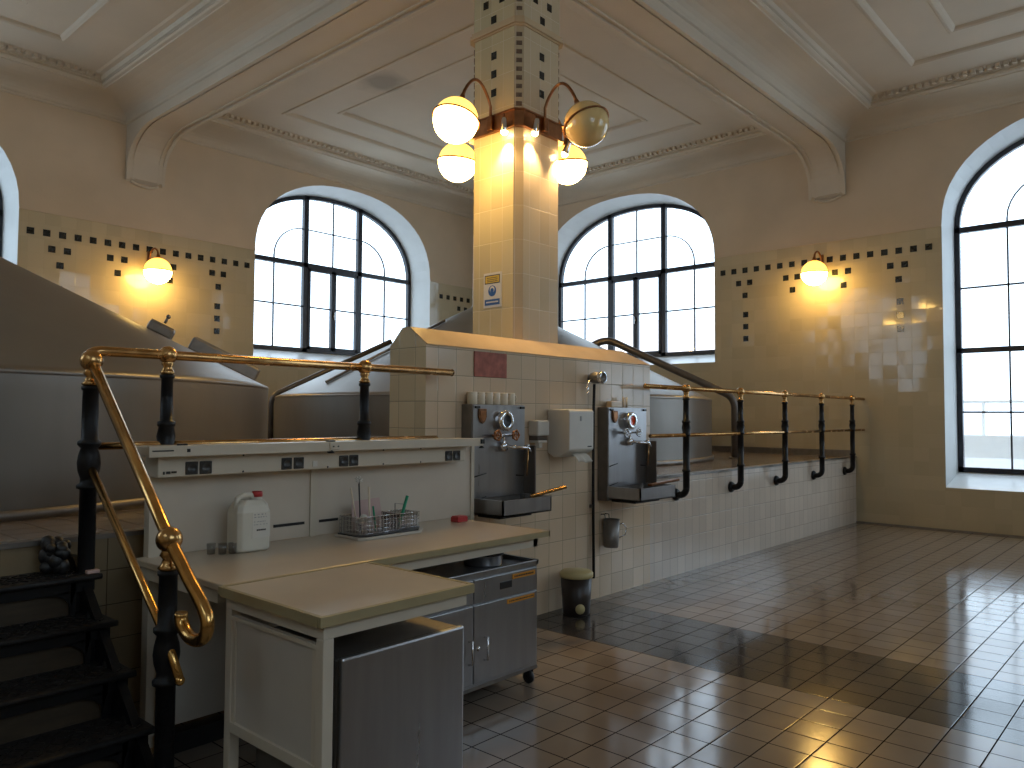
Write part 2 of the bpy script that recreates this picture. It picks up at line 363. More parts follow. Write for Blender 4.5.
win_n = [0]
def window(along, plane, c, sill, outward):
    win_n[0] += 1; D = .6; hw = HW-.04; RI = 1.37; zb = sill+.2
    def P(a, z, d=0):
        q = plane+outward*(D+d); return Vector((a, q, z) if along == 'x' else (q, a, z))
    def bar(mb, a0, z0, a1, z1, w_, dep=.06, d=0):
        p, q = P(a0, z0), P(a1, z1); t = (q-p).normalized(); n = Vector((0, 1, 0)) if along == 'x' else Vector((1, 0, 0))
        s_ = t.cross(n); mb.obox((p+q)/2+n*outward*d, t, n, s_, (q-p).length, dep, w_)
    def ZA(a): return ZS+arch(max(-1, min(1, (a-c)/hw)), hw, RI)
    root = thing('window_%d' % win_n[0], '', '', P(c, zb)); del root['label']; del root['category']; struct(root)
    fr = MB()
    ts = arch_ts(); pts = [(c+t*hw, ZS+arch(t, hw, RI)) for t in ts]
    def inner(k): return [(c+t*(hw-k), ZS+arch(t, hw, RI-k)) for t in ts]
    pin = inner(.07)
    for i in range(NA):
        q = []
        for d in (-.04, .04): q += [P(*pts[i], d), P(*pts[i+1], d), P(*pin[i+1], d), P(*pin[i], d)]
        fr.add(q, [(0, 1, 2, 3), (4, 5, 6, 7), (3, 2, 6, 7), (0, 1, 5, 4)])
    for s_ in (-1, 1): bar(fr, c+s_*(hw-.035), zb, c+s_*(hw-.035), ZS, .07, .08)
    bar(fr, c-hw, zb+.035, c+hw, zb+.035, .07, .08)
    fr.build('frame', 'frame', root)
    low = sill < 1.5
    m1, m2 = c-.62, c+.62
    mu = MB()
    tz = ZS+.01
    for a in (m1, m2): bar(mu, a, zb, a, ZA(a), .10, .08)
    bar(mu, c-hw, tz, c+hw, tz, .085, .08)
    if low: bar(mu, c-hw, 2.6, c+hw, 2.6, .075, .08)
    mu.build('mullion', 'frame', root)
    cs = MB()      # middle opening casements
    zl = 2.65 if low else zb+.05
    for a0, a1 in ((m1+.05, c-.005), (c+.005, m2-.05)):
        for a in (a0+.025, a1-.025): bar(cs, a, zl, a, tz-.05, .05, .07, -.02)
        for z in (zl+.03, tz-.07): bar(cs, a0, z, a1, z, .06, .07, -.02)
    cs.build('casement', 'frame', root)
    hd = MB(); bar(hd, c+.0, 3.42, c+.0, 3.56, .02, .03, -.08); bar(hd, c-.02, 3.5, c+.02, 3.5, .05, .06, -.05); hd.build('handle', 'chrome', root)
    th = MB()
    for z in ([3.62] if not low else [3.53, 1.69]): bar(th, c-hw, z, c+hw, z, .026, .03)
    bar(th, m1, 5.08, m2, 5.08, .018, .03); bar(th, c, tz, c, ZA(c), .02, .03)
    for s_ in (-1, 1):
        a = c+s_*1.27; bar(th, a, zb, a, 4.5, .022, .03)
        pr_ = [(a, 4.5)]+[(a-s_*.62*(1-math.cos(u)), 4.5+.58*math.sin(u)) for u in [PI/2*k/8 for k in range(1, 9)]]
        for p, q in zip(pr_, pr_[1:]): bar(th, p[0], p[1], q[0], q[1], .018, .03)
    th.build('glazing_bars', 'frame', root)
    g = MB(); poly = [(c-hw, zb)]+pts+[(c+hw, zb)]; n = len(poly)
    g.add([P(a, z, .01) for a, z in poly], [list(range(n))]); g.build('pane', 'glass', root)
for c, s_ in LW2: window('x', YW, c, s_, 1)
for c, s_ in RW: window('y', XW, c, s_, 1)
for c, s_ in BW: window('y', XB, c, s_, -1)
for c, s_ in NW: window('x', YB, c, s_, -1)
def prt(along, plane, c, sill, o):
    h = ZS+1.45-sill; zc = sill+h/2; q = plane+o*.7
    if along == 'x': portal((c, q, zc), (-PI/2 if o > 0 else PI/2, 0, 0), 4, h)
    else: portal((q, c, zc), (0, PI/2 if o > 0 else -PI/2, 0), h, 4)
for c, s_ in LW2: prt('x', YW, c, s_, 1)
for c, s_ in RW: prt('y', XW, c, s_, 1)
for c, s_ in BW: prt('y', XB, c, s_, -1)
for c, s_ in NW: prt('x', YB, c, s_, -1)

# ------------------------------------------------------------------ ceiling: four coffered bays, crossing beams
BX, BY, BH = 4.93, 4.42, .27       # beam centres, half width
bays = [(XB, BX-BH, YB, BY-BH), (BX+BH, XW, YB, BY-BH), (XB, BX-BH, BY+BH, YW), (BX+BH, XW, BY+BH, YW)]
def ring(mb, a, za, b, zb, mi=0):
    p = [(a[0], a[2]), (a[1], a[2]), (a[1], a[3]), (a[0], a[3])]; q = [(b[0], b[2]), (b[1], b[2]), (b[1], b[3]), (b[0], b[3])]
    for i in range(4):
        j = (i+1) % 4; mb.add([(*p[i], za), (*p[j], za), (*q[j], zb), (*q[i], zb)], [(0, 1, 2, 3)], mi)
def inset(b, k): return (b[0]+k, b[1]-k, b[2]+k, b[3]-k)
mb = MB()
for b in bays:
    ks = [(.0, ZT), (1.27, ZT), (1.28, ZT-.014), (1.31, ZT-.016), (1.34, ZT+.0), (1.36, ZT+.03), (1.88, ZT+.03), (1.89, ZT+.018), (1.92, ZT+.016), (1.95, ZT+.03), (1.97, ZT+.06)]
    for (k0, z0), (k1, z1) in zip(ks, ks[1:]): ring(mb, inset(b, k0), z0, inset(b, k1), z1)
    c = inset(b, 1.97); mb.add([(c[0], c[2], ZT+.06), (c[1], c[2], ZT+.06), (c[1], c[3], ZT+.06), (c[0], c[3], ZT+.06)], [(0, 1, 2, 3)])
mb.box(XB-.8, YB-.8, ZT+.13, XW+.8, YW+.8, ZT+.4)
struct(mb.build('ceiling', 'ceiling', fix=False))
for n, b in enumerate(bays):
    mb = MB()
    prof = [(0, 5.915), (.025, 5.925), (.03, 5.945), (.012, 5.96), (.01, 5.99)]
    prof += [(.01+.50*(1-math.cos(a)), 5.99+.17*math.sin(a)) for a in [PI/2*k/7 for k in range(1, 8)]]
    prof += [(.515, 6.175), (.55, 6.18), (.565, 6.20), (.55, 6.235), (.58, 6.24), (.60, 6.285), (.66, 6.287), (.69, ZT)]
    for (k0, z0), (k1, z1) in zip(prof, prof[1:]): ring(mb, inset(b, k0), z0, inset(b, k1), z1)
    k0, k1 = .60, .665
    x = b[0]+k1
    while x < b[1]-k1:
        for y0, y1 in ([(b[2]+k0, b[2]+k1+.01)] if n < 2 else [(b[3]-k1-.01, b[3]-k0)]): mb.box(x, y0, 6.245, x+.05, y1, 6.29)
        x += .095
    y = b[2]+k1
    while y < b[3]-k1:
        for x0, x1 in ([(b[0]+k0, b[0]+k1+.01)] if n % 2 == 0 else [(b[1]-k1-.01, b[1]-k0)]): mb.box(x0, y, 6.245, x1, y+.05, 6.29)
        y += .095
    struct(mb.build('trim_%d' % (n+1), 'ceiling', fix=False))
def beam(name, along, c, lo, hi, hw):
    """crossing beam, its ends curving down into brackets on the walls"""
    ZB = 5.8
    def half(end, s_):      # s_=+1: bracket grows towards the larger coordinate
        q = [(end-s_*.07, 5.12), (end-s_*.09, 5.32)]
        q += [(end-s_*(.09+.78*(1-math.cos(a))), 5.32+.48*math.sin(a)) for a in [PI/2*k/8 for k in range(1, 9)]]
        return q
    low = half(lo, -1)+half(hi, 1)[::-1]
    def P(t, z, o): return (t, c+o, z) if along == 'x' else (c+o, t, z)
    mb = MB(); n = len(low)
    for (t0, z0), (t1, z1) in zip(low, low[1:]):
        mb.add([P(t0, z0, -hw), P(t1, z1, -hw), P(t1, z1, hw), P(t0, z0, hw)], [(0, 1, 2, 3)])
        for s_ in (-1, 1):
            mb.add([P(t0, z0, s_*hw), P(t1, z1, s_*hw), P(t1, ZT+.05, s_*hw), P(t0, ZT+.05, s_*hw)], [(0, 1, 2, 3)])
            # raised rounded bead and a groove along each lower edge
            for o0, o1, dz in ((hw-.03, hw+.014, .032), (hw-.095, hw-.07, .020)):
                a0, a1 = P(t0, z0-dz, s_*o0), P(t1, z1-dz, s_*o0); b0, b1 = P(t0, z0-dz, s_*o1), P(t1, z1-dz, s_*o1)
                c0, c1 = P(t0, z0+.03, s_*o0), P(t1, z1+.03, s_*o0); d0, d1 = P(t0, z0+.03, s_*o1), P(t1, z1+.03, s_*o1)
                mb.add([a0, a1, b1, b0, c0, c1, d1, d0], [(0, 1, 2, 3), (0, 1, 5, 4), (3, 2, 6, 7)])
    for e, s_ in ((lo, -1), (hi, 1)):       # bracket cheeks and rounded foot
        t = e-s_*.07
        for o in (-hw, hw): mb.add([P(t, 5.12, o), P(e, 5.08, o), P(e, ZT, o), P(t, ZT, o)], [(0, 1, 2, 3)])
        mb.add([P(t, 5.12, -hw), P(t, 5.12, hw), P(e, 5.08, hw), P(e, 5.08, -hw)], [(0, 1, 2, 3)])
        c0 = P(e, 4.93, 0); pts = [P(e-s_*.02, 5.08-.05*math.sin(PI*k/10), -hw*.75+hw*1.5*k/10) for k in range(11)]
        mb.tube(pts, .022, 6)
    return struct(mb.build(name, 'ceiling'))
beam('trim_5', 'x', BY, XB, XW, BH); beam('trim_6', 'y', BX, YB, YW, BH)

# ------------------------------------------------------------------ black inlay tiles (part of each wall)
def inlays(name, along, plane, sgn, xs, s0):
    mb = MB()
    for a, z in xs:
        h = .046
        if along == 'y': mb.box(plane-.004, a-h, z-h, plane+.002, a+h, z+h)
        else: mb.box(a-h, plane-.004, z-h, a+h, plane+.002, z+h)
    return struct(mb.build(name, 'inlay'))
RR = [(6.233-.2028*i, 4.10) for i in range(17)]
def on(px_): return px_
low_R = [(5.945, 3.885), (5.745, 3.885), (5.83, 3.67), (5.82, 3.34), (5.82, 3.135), (5.82, 2.93),
         (5.12, 3.885), (4.93, 3.885), (5.01, 3.68), (4.33, 3.885), (4.13, 3.885), (4.20, 3.67),
         (3.515, 3.885), (3.315, 3.885), (3.40, 3.67), (3.385, 3.335), (3.385, 3.13), (3.385, 2.925)]
low_L = [(3.70, 3.885), (3.90, 3.885), (3.81, 3.67), (3.80, 3.34),
         (4.475, 3.885), (4.675, 3.885), (4.585, 3.675), (5.41, 3.885), (5.36, 3.67), (5.21, 3.885),
         (6.04, 3.885), (6.235, 3.885), (6.15, 3.67), (6.14, 3.35), (6.14, 3.15), (6.14, 2.945)]
cor = [(XW-.15-.2*i, 4.10) for i in range(7)]+[(11.6, 3.895), (11.8, 3.895), (11.7, 3.69), (11.7, 3.385), (11.7, 3.18)]
inlays('trim_7', 'y', XW, 1, RR+low_R+[(YW-.15-.2*i, 4.10) for i in range(6)], 0)
inlays('trim_8', 'x', YW, 1, [(3.43+.2012*i, 4.10) for i in range(17)]+low_L+cor, 0)

# ------------------------------------------------------------------ outside
mb = MB().box(17, -12, -4, 24, 4.0, 1.2).box(17, 4.4, -4, 24, 30, 2.2); 
o = mb.build('neighbouring_building', 'ext', None, (17, 0, -4)); tag(o, 'pale building outside, seen washed out through the right-hand windows', 'building')
mb = MB().tube([(16, -4, 1.9), (16, 4, 1.9)], .03, 8)
for i in range(9): mb.tube([(16, -4+i, 1.2), (16, -4+i, 1.9)], .03, 8)
mb.box(15.8, -4.2, .9, 16.2, 4.2, 1.3)
o = mb.build('terrace_railing', 'extg', None, (16, 0, 1.2)); tag(o, 'washed out terrace parapet with thin rail outside the far right window', 'railing')
o = MB().box(-9.5, -14, -4, -6.2, 5.0, 7.5).build('daylight_blocker', 'blocker', None, (-8, -4, -4)); tag(o, 'stone wing added unseen behind the camera to cut the daylight', 'building')  # unseen block, added to dim the daylight entering through the back-wall window
mb = MB().box(-40, -40, -4.2, 60, 60, -4.0); o = mb.build('yard', 'extg'); struct(o)
mb = MB().box(27, 12, -4, 37, 22, 4.2); mb.add([(27, 12, 4.2), (37, 12, 4.2), (37, 22, 4.2), (27, 22, 4.2), (32, 12, 6.2), (32, 22, 6.2)], [(0, 1, 4), (3, 2, 5), (0, 4, 5, 3), (1, 2, 5, 4)])
o = mb.build('outside_house', 'roofp', None, (27, 12, -4)); tag(o, 'faint pinkish roofed house outside the window right of the column', 'building')

# ------------------------------------------------------------------ tiled counter wall with bevelled coping
cw = thing('tiled_counter_wall', 'freestanding beige tiled wall with bevelled ochre coping in front of the column', 'wall', (5.07, 4.25, 0))
X0, X1, Y0, Y1 = 3.614, 6.525, 4.05, 4.44
mb = MB()
for P4, mi in (([(X0, Y0), (X1, Y0)], 0), ([(X1, Y0), (X1, Y1)], 1), ([(X1, Y1), (X0, Y1)], 0), ([(X0, Y1), (X0, Y0)], 1)):
    (a, b), (c, d) = P4; mb.add([(a, b-.001, 0), (c, d-.001, 0), (c, d-.001, 2.095), (a, b-.001, 2.095)], [(0, 1, 2, 3)], mi)
mb.prism([(Y0, 2.095), (Y1, 2.095), (4.31, 2.222), (4.23, 2.222)], X0, X0+.001, lambda u, v, t: (t, u-.001, v), 1)
mb.build('wall_body', ['ctr_y', 'ctr_x'], cw)
mb = MB(); e = .012
mb.prism([(Y0-.006, 2.09), (Y0-.008, 2.10), (4.23, 2.232), (4.31, 2.232), (Y1+.008, 2.10), (Y1+.006, 2.09), (4.31, 2.215), (4.23, 2.215)], X0+.006, X1-.22, lambda u, v, t: (t, u, v))
# right end is hipped
mb.add([(X1-.22, Y0-.008, 2.10), (X1-.22, 4.23, 2.232), (X1-.22, 4.31, 2.232), (X1-.22, Y1+.008, 2.10), (X1+.008, Y0-.008, 2.10), (X1+.008, Y1+.008, 2.10), (X1-.2, 4.23, 2.232), (X1-.2, 4.31, 2.232)],
       [(0, 4, 6, 1), (4, 5, 7, 6), (5, 3, 2, 7), (1, 6, 7, 2), (0, 3, 5, 4)])
mb.build('coping', 'cap', cw)
o = MB().box(4.085, 4.04, 1.89, 4.443, 4.048, 2.078, bev=.003).build('wall_plaque', 'plaque', None, (4.26, 4.04, 1.98))
tag(o, 'dull red rectangular plaque set on the beige tiles above the left dispenser', 'plaque')

# ------------------------------------------------------------------ column
CX, CY, CW = 5.125, 4.565, .295
col = thing('tiled_column', 'tall square cream tiled column rising behind the counter wall to the beams', 'column', (CX, CY, ZP))
def octo(w_, ch): return [(-w_+ch, -w_), (w_-ch, -w_), (w_, -w_+ch), (w_, w_-ch), (w_-ch, w_), (-w_+ch, w_), (-w_, w_-ch), (-w_, -w_+ch)]
def oct_seg(mb, w_, ch, z0, z1, mis=(0, 0, 1, 0, 0, 0, 1, 0)):
    p = octo(w_, ch)
    for i in range(8):
        a, b = p[i], p[(i+1) % 8]; mb.add([(CX+a[0], CY+a[1], z0), (CX+b[0], CY+b[1], z0), (CX+b[0], CY+b[1], z1), (CX+a[0], CY+a[1], z1)], [(0, 1, 2, 3)], mis[i])
mb = MB(); oct_seg(mb, CW, .06, ZP, 4.93); oct_seg(mb, CW+.005, .06, 4.93, ZT); mb.build('shaft', ['col_y', 'col_x'], col)
mb = MB()
for w_, z0, z1 in ((CW+.012, 4.925, 4.94), (CW+.03, 4.94, 4.975), (CW+.02, 4.975, 5.0)):
    mb.prism([(CX+a, CY+b) for a, b in octo(w_, .06)], z0, z1, lambda u, v, t: (u, v, t))
mb.build('ledge', 'cap', col)
mb = MB(); mb.prism([(CX+a, CY+b) for a, b in octo(CW+.025, .06)], 4.05, 4.19, lambda u, v, t: (u, v, t))
for z in (4.045, 4.185): mb.prism([(CX+a, CY+b) for a, b in octo(CW+.033, .06)], z, z+.014, lambda u, v, t: (u, v, t))
mb.build('band', 'copper', col)
mb = MB(); h = .03; mbs = MB()
sq = [(0, 4.405), (0, 4.57), (0, 4.733), (0, 5.053), (.095, 5.21), (-.095, 5.21), (.0, 5.37), (.095, 5.5), (-.095, 5.5)]
for k in range(4):
    for a, z in sq:
        q = CW+(.0 if z < 4.93 else .005)
        pts = [(a-h, -q-.004), (a+h, -q+.01)]
        t = MB().box(CX+a-h, CY-q-.004, z-h*1.1, CX+a+h, CY-q+.01, z+h*1.1)
        for v in t.v: v.x, v.y = rot_pt((v.x, v.y), k*PI/2, (CX, CY))
        mb.add(t.v, t.f)
for k in range(4):
    z = 4.25
    while z < 5.6:         # small dark studs up the chamfers
        t = MB().obox((0, 0, 0), Vector((1, 0, 0)), Vector((0, 1, 0)), Vector((0, 0, 1)), .05, .014, .035)
        for v in t.v:
            p = rot_pt((v.x, v.y-math.sqrt(2)*CW+.042+.0), -PI/4+k*PI/2); v.x, v.y, v.z = CX+p[0], CY+p[1], v.z+z
        if not 4.9 < z < 5.02: mbs.add(t.v, t.f)
        z += .075
mb.build('inlay_tiles', 'inlay', col); mbs.build('corner_studs', 'stud', col)

# four globe lamps on copper arms
def make_globe_lamp(d, tilt, lit, label):
    """d: unit direction out of the column face"""
    d = Vector((*d, 0)); Z = Vector((0, 0, 1)); fc = Vector((CX, CY, 0))+d*(CW+.03)
    root = thing('globe_lamp', label, 'lamp', fc+Z*4.12, 'globe lamps around the column')
    c = fc+d*(.425 if lit else .455)+Z*(4.03 if lit else 4.02)
    ax = (Z*math.cos(tilt)+(-d)*math.sin(tilt)).normalized()       # lamp axis leans out: the globe swings outwards
    top = c+ax*.235
    pts = [fc-d*.0+Z*4.07, fc+d*.01+Z*4.17]
    r_ = .17
    a0 = fc+d*.01+Z*4.27; b0 = top
    n = 14
    for k in range(n+1):
        u = k/n; x = (a0*(1-u)+b0*u); x = x+Z*(.19*math.sin(PI*u)**.8); pts.append(x)
    MB().tube(pts, .0135, 10).build('arm', 'copper', root)
    q_ = fc+Z*4.12; MB().box(q_.x-.03, q_.y-.03, q_.z-.06, q_.x+.03, q_.y+.03, q_.z+.06, bev=.008).build('mount', 'copper', root)
    m = MB().lathe(top, [(.018, .02), (.022, 0), (.03, -.02), (.06, -.055), (.075, -.06)], 20, ax); m.build('cap', 'copper', root)
    r = .187
    e0 = math.asin(.2/r*.35)
    up = [(r*math.cos(a), r*math.sin(a)) for a in [math.radians(3+87*k/8) for k in range(9)]]
    lo = [(r*math.cos(a), r*math.sin(a)) for a in [math.radians(3-93*k/14) for k in range(15)]]
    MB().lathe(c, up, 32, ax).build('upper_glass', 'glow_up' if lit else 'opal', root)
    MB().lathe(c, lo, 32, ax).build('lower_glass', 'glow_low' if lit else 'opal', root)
    x = ax.cross(Vector((.3, .9, .1))).normalized(); y = ax.cross(x)
    MB().tube([c+ax*(r*math.sin(math.radians(3)))+(x*math.cos(t)+y*math.sin(t))*r*1.045 for t in [2*PI*k/36 for k in range(36)]], .008, 8, closed=True).build('ring', 'copper', root)
    return root
make_globe_lamp((-1, 0), .32, True, 'lit globe lamp on the near left side of the column, the larger bright one')
make_globe_lamp((0, -1), .45, False, 'unlit brownish globe lamp on the near right side of the column')
make_globe_lamp((0, 1), .12, True, 'lit globe lamp low at the left, behind the column')
make_globe_lamp((1, 0), .12, True, 'lit globe lamp low at the right, behind the column and below the unlit globe')
# small spotlights under the band
def spotlight(p, d, label):
    d = Vector(d).normalized(); p = Vector(p)
    root = thing('spotlight', label, 'spotlight', p, 'small spotlights on the column band')
    MB().lathe(p, [(.0, -.06), (.02, -.058), (.024, -.04), (.03, .02), (.036, .05), (.034, .055), (.026, .04)], 18, d).build('housing', 'chrome', root)
    MB().ball(p+d*.06, .03).build('bulb', 'bulb', root)
    MB().tube([p-d*.03, p-d*.03+Vector((0, 0, .06))], .007, 8).build('bracket', 'copper', root)
    l = bpy.data.lights.new('spot_beam', 'SPOT'); l.energy = SPOT; l.color = (1, .68, .34); l.spot_size = math.radians(85); l.spot_blend = .7; l.shadow_soft_size = .03
    o = bpy.data.objects.new('spot_beam', l); COL.objects.link(o); o.parent = root; o.location = d*.10; o.rotation_euler = d.to_track_quat('-Z', 'Y').to_euler()
spotlight((CX-CW-.07, CY-.19, 4.06), (.12, .1, -1), 'small lit spotlight left of the column corner, under the copper band')
spotlight((CX-.17, CY-CW-.08, 4.06), (.05, .2, -1), 'small lit spotlight right of the column corner, pointing down the front face')
spotlight((CX+.25, CY-CW-.09, 3.98), (-.1, .45, -1), 'small lit spotlight at the right edge of the column, lowest of the three')

# ------------------------------------------------------------------ wall lamps
def wall_lamp(base, d, label):
    d = Vector((*d, 0)); Z = Vector((0, 0, 1)); b = Vector(base)
    root = thing('wall_lamp', label, 'lamp', b, 'lit globe lamps on the walls')
    MB().obox(b+d*.01, Z.cross(d), d, Z, .06, .02, .34, bev=.008).build('back_plate', 'copper', root)
    c = b+d*.33-Z*.17; top = c+Z*.225
    pts = [b+d*.03+Z*(-.1+.05*k) for k in range(4)]
    for k in range(1, 13):
        a = PI*k/12; pts.append(b+d*(.03+.15*(1-math.cos(a)))+Z*(.05+.14*math.sin(a)))
    pts.append(top)
    MB().tube(pts, .014, 10).build('arm', 'copper', root)
    MB().lathe(top, [(.02, .03), (.026, 0), (.035, -.02), (.06, -.03)], 20).build('cap', 'copper', root)
    r = .195
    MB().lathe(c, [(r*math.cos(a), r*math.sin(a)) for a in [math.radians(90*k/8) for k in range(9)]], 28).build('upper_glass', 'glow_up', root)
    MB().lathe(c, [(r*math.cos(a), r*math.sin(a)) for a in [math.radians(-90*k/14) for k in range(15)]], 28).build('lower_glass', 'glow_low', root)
    MB().tube([c+Vector((math.cos(t)*r*1.05, math.sin(t)*r*1.05, 0)) for t in [2*PI*k/32 for k in range(32)]], .008, 8, closed=True).build('ring', 'copper', root)
wall_lamp((5.03, YW, 3.90), (0, -1), 'lit globe lamp hanging from a curved bracket on the left wall')
wall_lamp((XW, 4.53, 4.02), (-1, 0), 'lit globe lamp hanging from a curved bracket on the right wall')

# ------------------------------------------------------------------ brewing vats
ZC, RV, SL = 1.84, 3.25, .495
def cone_pt(c, th, rho, lift=0):
    return Vector((c[0]+rho*math.cos(th), c[1]+rho*math.sin(th), ZC+(RV-rho)*SL+lift))
def vat(c, label):
    root = thing('brewing_vat', label, 'vat', (c[0], c[1], ZP), 'big steel brewing vats')
    mb = MB().lathe((c[0], c[1], 0), [(RV, ZP), (RV, ZC-.02)], 128)
    mb.build('drum', 'vat', root)
    MB().lathe((c[0], c[1], 0), [(RV, ZC-.02), (RV+.006, ZC-.01), (RV, ZC+.012), (RV-.05, ZC+.035), (.4, ZC+(RV-.4)*SL), (.35, ZC+(RV-.3)*SL), (.35, 4.4), (.0, 4.4)], 128).build('cone_lid', 'vat', root)
    MB().lathe((c[0], c[1], 0), [(RV+.01, ZP), (RV+.03, ZP), (RV+.03, ZP+.05), (RV+.01, ZP+.06)], 128).build('base_ring', 'steeld', root)
    return root
V1, V2 = (1.08, 8.2), (8.75, 8.21)
v1 = vat(V1, 'dark conical-topped steel vat behind the stairs at the far left')
v2 = vat(V2, 'conical-topped steel vat half hidden behind the counter wall and column')
def lid_box(root, name, c, th, rho, lx, wy, hz, lift=.0):
    rd = Vector((math.cos(th), math.sin(th), -SL)).normalized(); tn = Vector((-math.sin(th), math.cos(th), 0)); up = rd.cross(tn)
    if up.z < 0: up = -up
    p = cone_pt(c, th, rho)+up*(hz/2+lift)
    t = MB().obox(p, rd, tn, up, lx, wy, hz, bev=.02)
    t.obox(p+up*(hz/2), rd, tn, up, lx*.94, wy*.9, .012, bev=.004)
    return t.build(name, 'steeld', root), p, up
lid_box(v1, 'manhole_cover', V1, math.radians(-27), 2.83, .66, .34, .13)
_, p, up = lid_box(v1, 'lamp_housing', V1, math.radians(-29), 2.29, .22, .2, .10)
MB().tube([p+up*.07, p+up*.13], .012, 8).ball(p+up*.14, .02).build('latch', 'steeld', v1)
# dark guide rails on the lids and the standing pipes beside vat two
def rail_on(root, c, th, r0, r1, lift, rad, name='guide_rail', m_='steeld'):
    MB().tube([cone_pt(c, th, r0, lift), cone_pt(c, th, r1, lift)], rad, 10).build(name, m_, root)
rail_on(v2, V2, math.radians(176), 2.95, 1.0, .03, .018)
pp = thing('standing_pipe', 'grey pipe rising from the platform and bending along the vat lid right of the column', 'pipe', (10.95, 5.3, ZP))
def bent(ctrl_, r_):          # a pipe with rounded bends
    ctrl_ = [Vector(p) for p in ctrl_]; out = [ctrl_[0]]
    for p, q, r in zip(ctrl_, ctrl_[1:], ctrl_[2:]):
        d0, d1 = (p-q).normalized(), (r-q).normalized(); L_ = min(r_, .45*(p-q).length, .45*(r-q).length)
        A, B = q+d0*L_, q+d1*L_
        out += [A*(1-t)**2+q*2*t*(1-t)+B*t*t for t in [k/6 for k in range(7)]]
    return out+[ctrl_[-1]]
th_ = math.radians(-60); a = Vector((V2[0]+3.58*math.cos(th_), V2[1]+3.58*math.sin(th_), ZP))
hi_ = cone_pt(V2, th_, 1.72, .17)
pts = bent([a, (a.x, a.y, 1.88), hi_, hi_+Vector((-.25, .43, -.25))], .16)
pp.location = a
MB().tube(pts, .055, 14).build('pipe_run', 'pipe', pp)
MB().lathe(a, [(.0, .02), (.09, .02), (.09, 0), (0, 0)], 20).build('floor_flange', 'pipe', pp)
pp = thing('standing_pipe', 'slim grey pipe standing in the gap between the two vats', 'pipe', (4.95, 7.4, ZP))
th_ = math.radians(148); a = Vector((V2[0]+3.30*math.cos(th_), V2[1]+3.30*math.sin(th_), ZP)); pp.location = a
MB().tube(bent([a, (a.x, a.y, 1.86), cone_pt(V2, th_, 2.9, .045), cone_pt(V2, th_, 1.6, .045)], .12), .038, 12).build('pipe_run', 'pipe', pp)
MB().lathe(a, [(.0, .02), (.08, .02), (.08, 0), (0, 0)], 20).build('floor_flange', 'pipe', pp)
kn = thing('valve_handle', 'black ball knob on a thin stem above the left vat', 'valve', (3.93, 7.75, ZP))
MB().tube([(3.93, 7.75, ZP), (3.93, 7.75, 2.22)], .018, 8).build('stem', 'steeld', kn); MB().ball((3.93, 7.75, 2.26), .06).build('knob', 'black', kn)

# ------------------------------------------------------------------ brass railings on the platform
YR = 3.92
def ball_fit(mb, x, y, z, r=.045): mb.ball((x, y, z), r)
def post_parts(root, x, y, ztop, zbot, elbow=True):
    MB().ball((x, y, ztop), .046).lathe((x, y, ztop-.1), [(.0, 0), (.028, 0), (.036, .012), (.028, .022), (.022, .04), (.03, .055), (.02, .08)], 18).build('ball_fitting', 'brass', root)
    mb = MB()
    p = [(.034, zbot+.0), (.034, zbot+.16), (.044, zbot+.165), (.044, zbot+.185), (.033, zbot+.19), (.033, zbot+.52), (.043, zbot+.525), (.043, zbot+.545), (.036, zbot+.55), (.045, zbot+.6), (.036, zbot+.65), (.043, zbot+.655), (.043, zbot+.675),
         (.031, zbot+.68), (.028, ztop-.12), (.036, ztop-.115), (.036, ztop-.1), (.0, ztop-.1)]
    mb.lathe((x, y, 0), p, 18)
    if elbow:
        pts = [(x, y, zbot+.01)]+[(x, y+.075*(1-math.cos(t)), zbot-.075*math.sin(t)) for t in [PI/2*k/6 for k in range(1, 7)]]+[(x, 4.03, zbot-.075)]
        mb.tube(pts, .034, 14); mb.lathe((x, 4.045, zbot-.075), [(0, -.035), (.05, -.033), (.062, -.015), (.062, 0), (0, 0)], 20, (0, 1, 0))
    mb.build('post', 'iron', root)
rr = thing('platform_railing', 'railing of black posts and two brass rails along the platform at right', 'railing', (9.4, YR, ZP))
MB().tube([(6.24, YR, 1.885), (XW-.01, YR, 1.885)], .022, 14).lathe((6.24, YR, 1.885), [(0, -.012), (.02, -.01), (.024, 0)], 14, (1, 0, 0)).build('top_rail', 'brass', rr)
MB().tube([(6.32, YR, 1.415), (XW-.01, YR, 1.415)], .018, 14).build('middle_rail', 'brass', rr)
for x in (7.0, 8.22, 9.45, 10.68, 11.9): post_parts(rr, x, YR, 1.885, .885)
# left railing with the stair handrail
NX, TY, BYN = 1.375, 3.86, 3.02       # newels
sr = thing('stair_railing', 'brass handrail with black newel posts running down beside the iron stairs', 'railing', (NX, 3.4, 0))
zt, zbn = 1.845, 1.112
top = [(3.74, YR, 1.897), (1.56, YR, 1.897)]+[(1.56-.15*math.sin(t), YR-.0, 1.897) for t in (.5, 1.0)]+[(NX+.03, YR-.01, 1.892), (NX+.005, YR-.02, 1.88), (NX, TY+.03, 1.86), (NX, TY, zt)]
MB().tube(top, .024, 14).lathe((3.74, YR, 1.897), [(0, .012), (.02, .01), (.026, 0)], 14, (1, 0, 0)).build('top_rail', 'brass', sr)
MB().tube([(NX, YR, 1.445), (3.6, YR, 1.445)], .018, 14).build('middle_rail', 'brass', sr)
sl = (zt-zbn)/(TY-BYN)
hr = [(NX, TY, zt), (NX, BYN, zbn)]
ctrl = [(3.02, 1.112), (2.93, 1.045), (2.843, .978), (2.765, .925), (2.715, .88), (2.698, .84), (2.715, .80), (2.76, .775), (2.815, .77), (2.865, .785), (2.90, .815), (2.905, .85), (2.885, .868)]
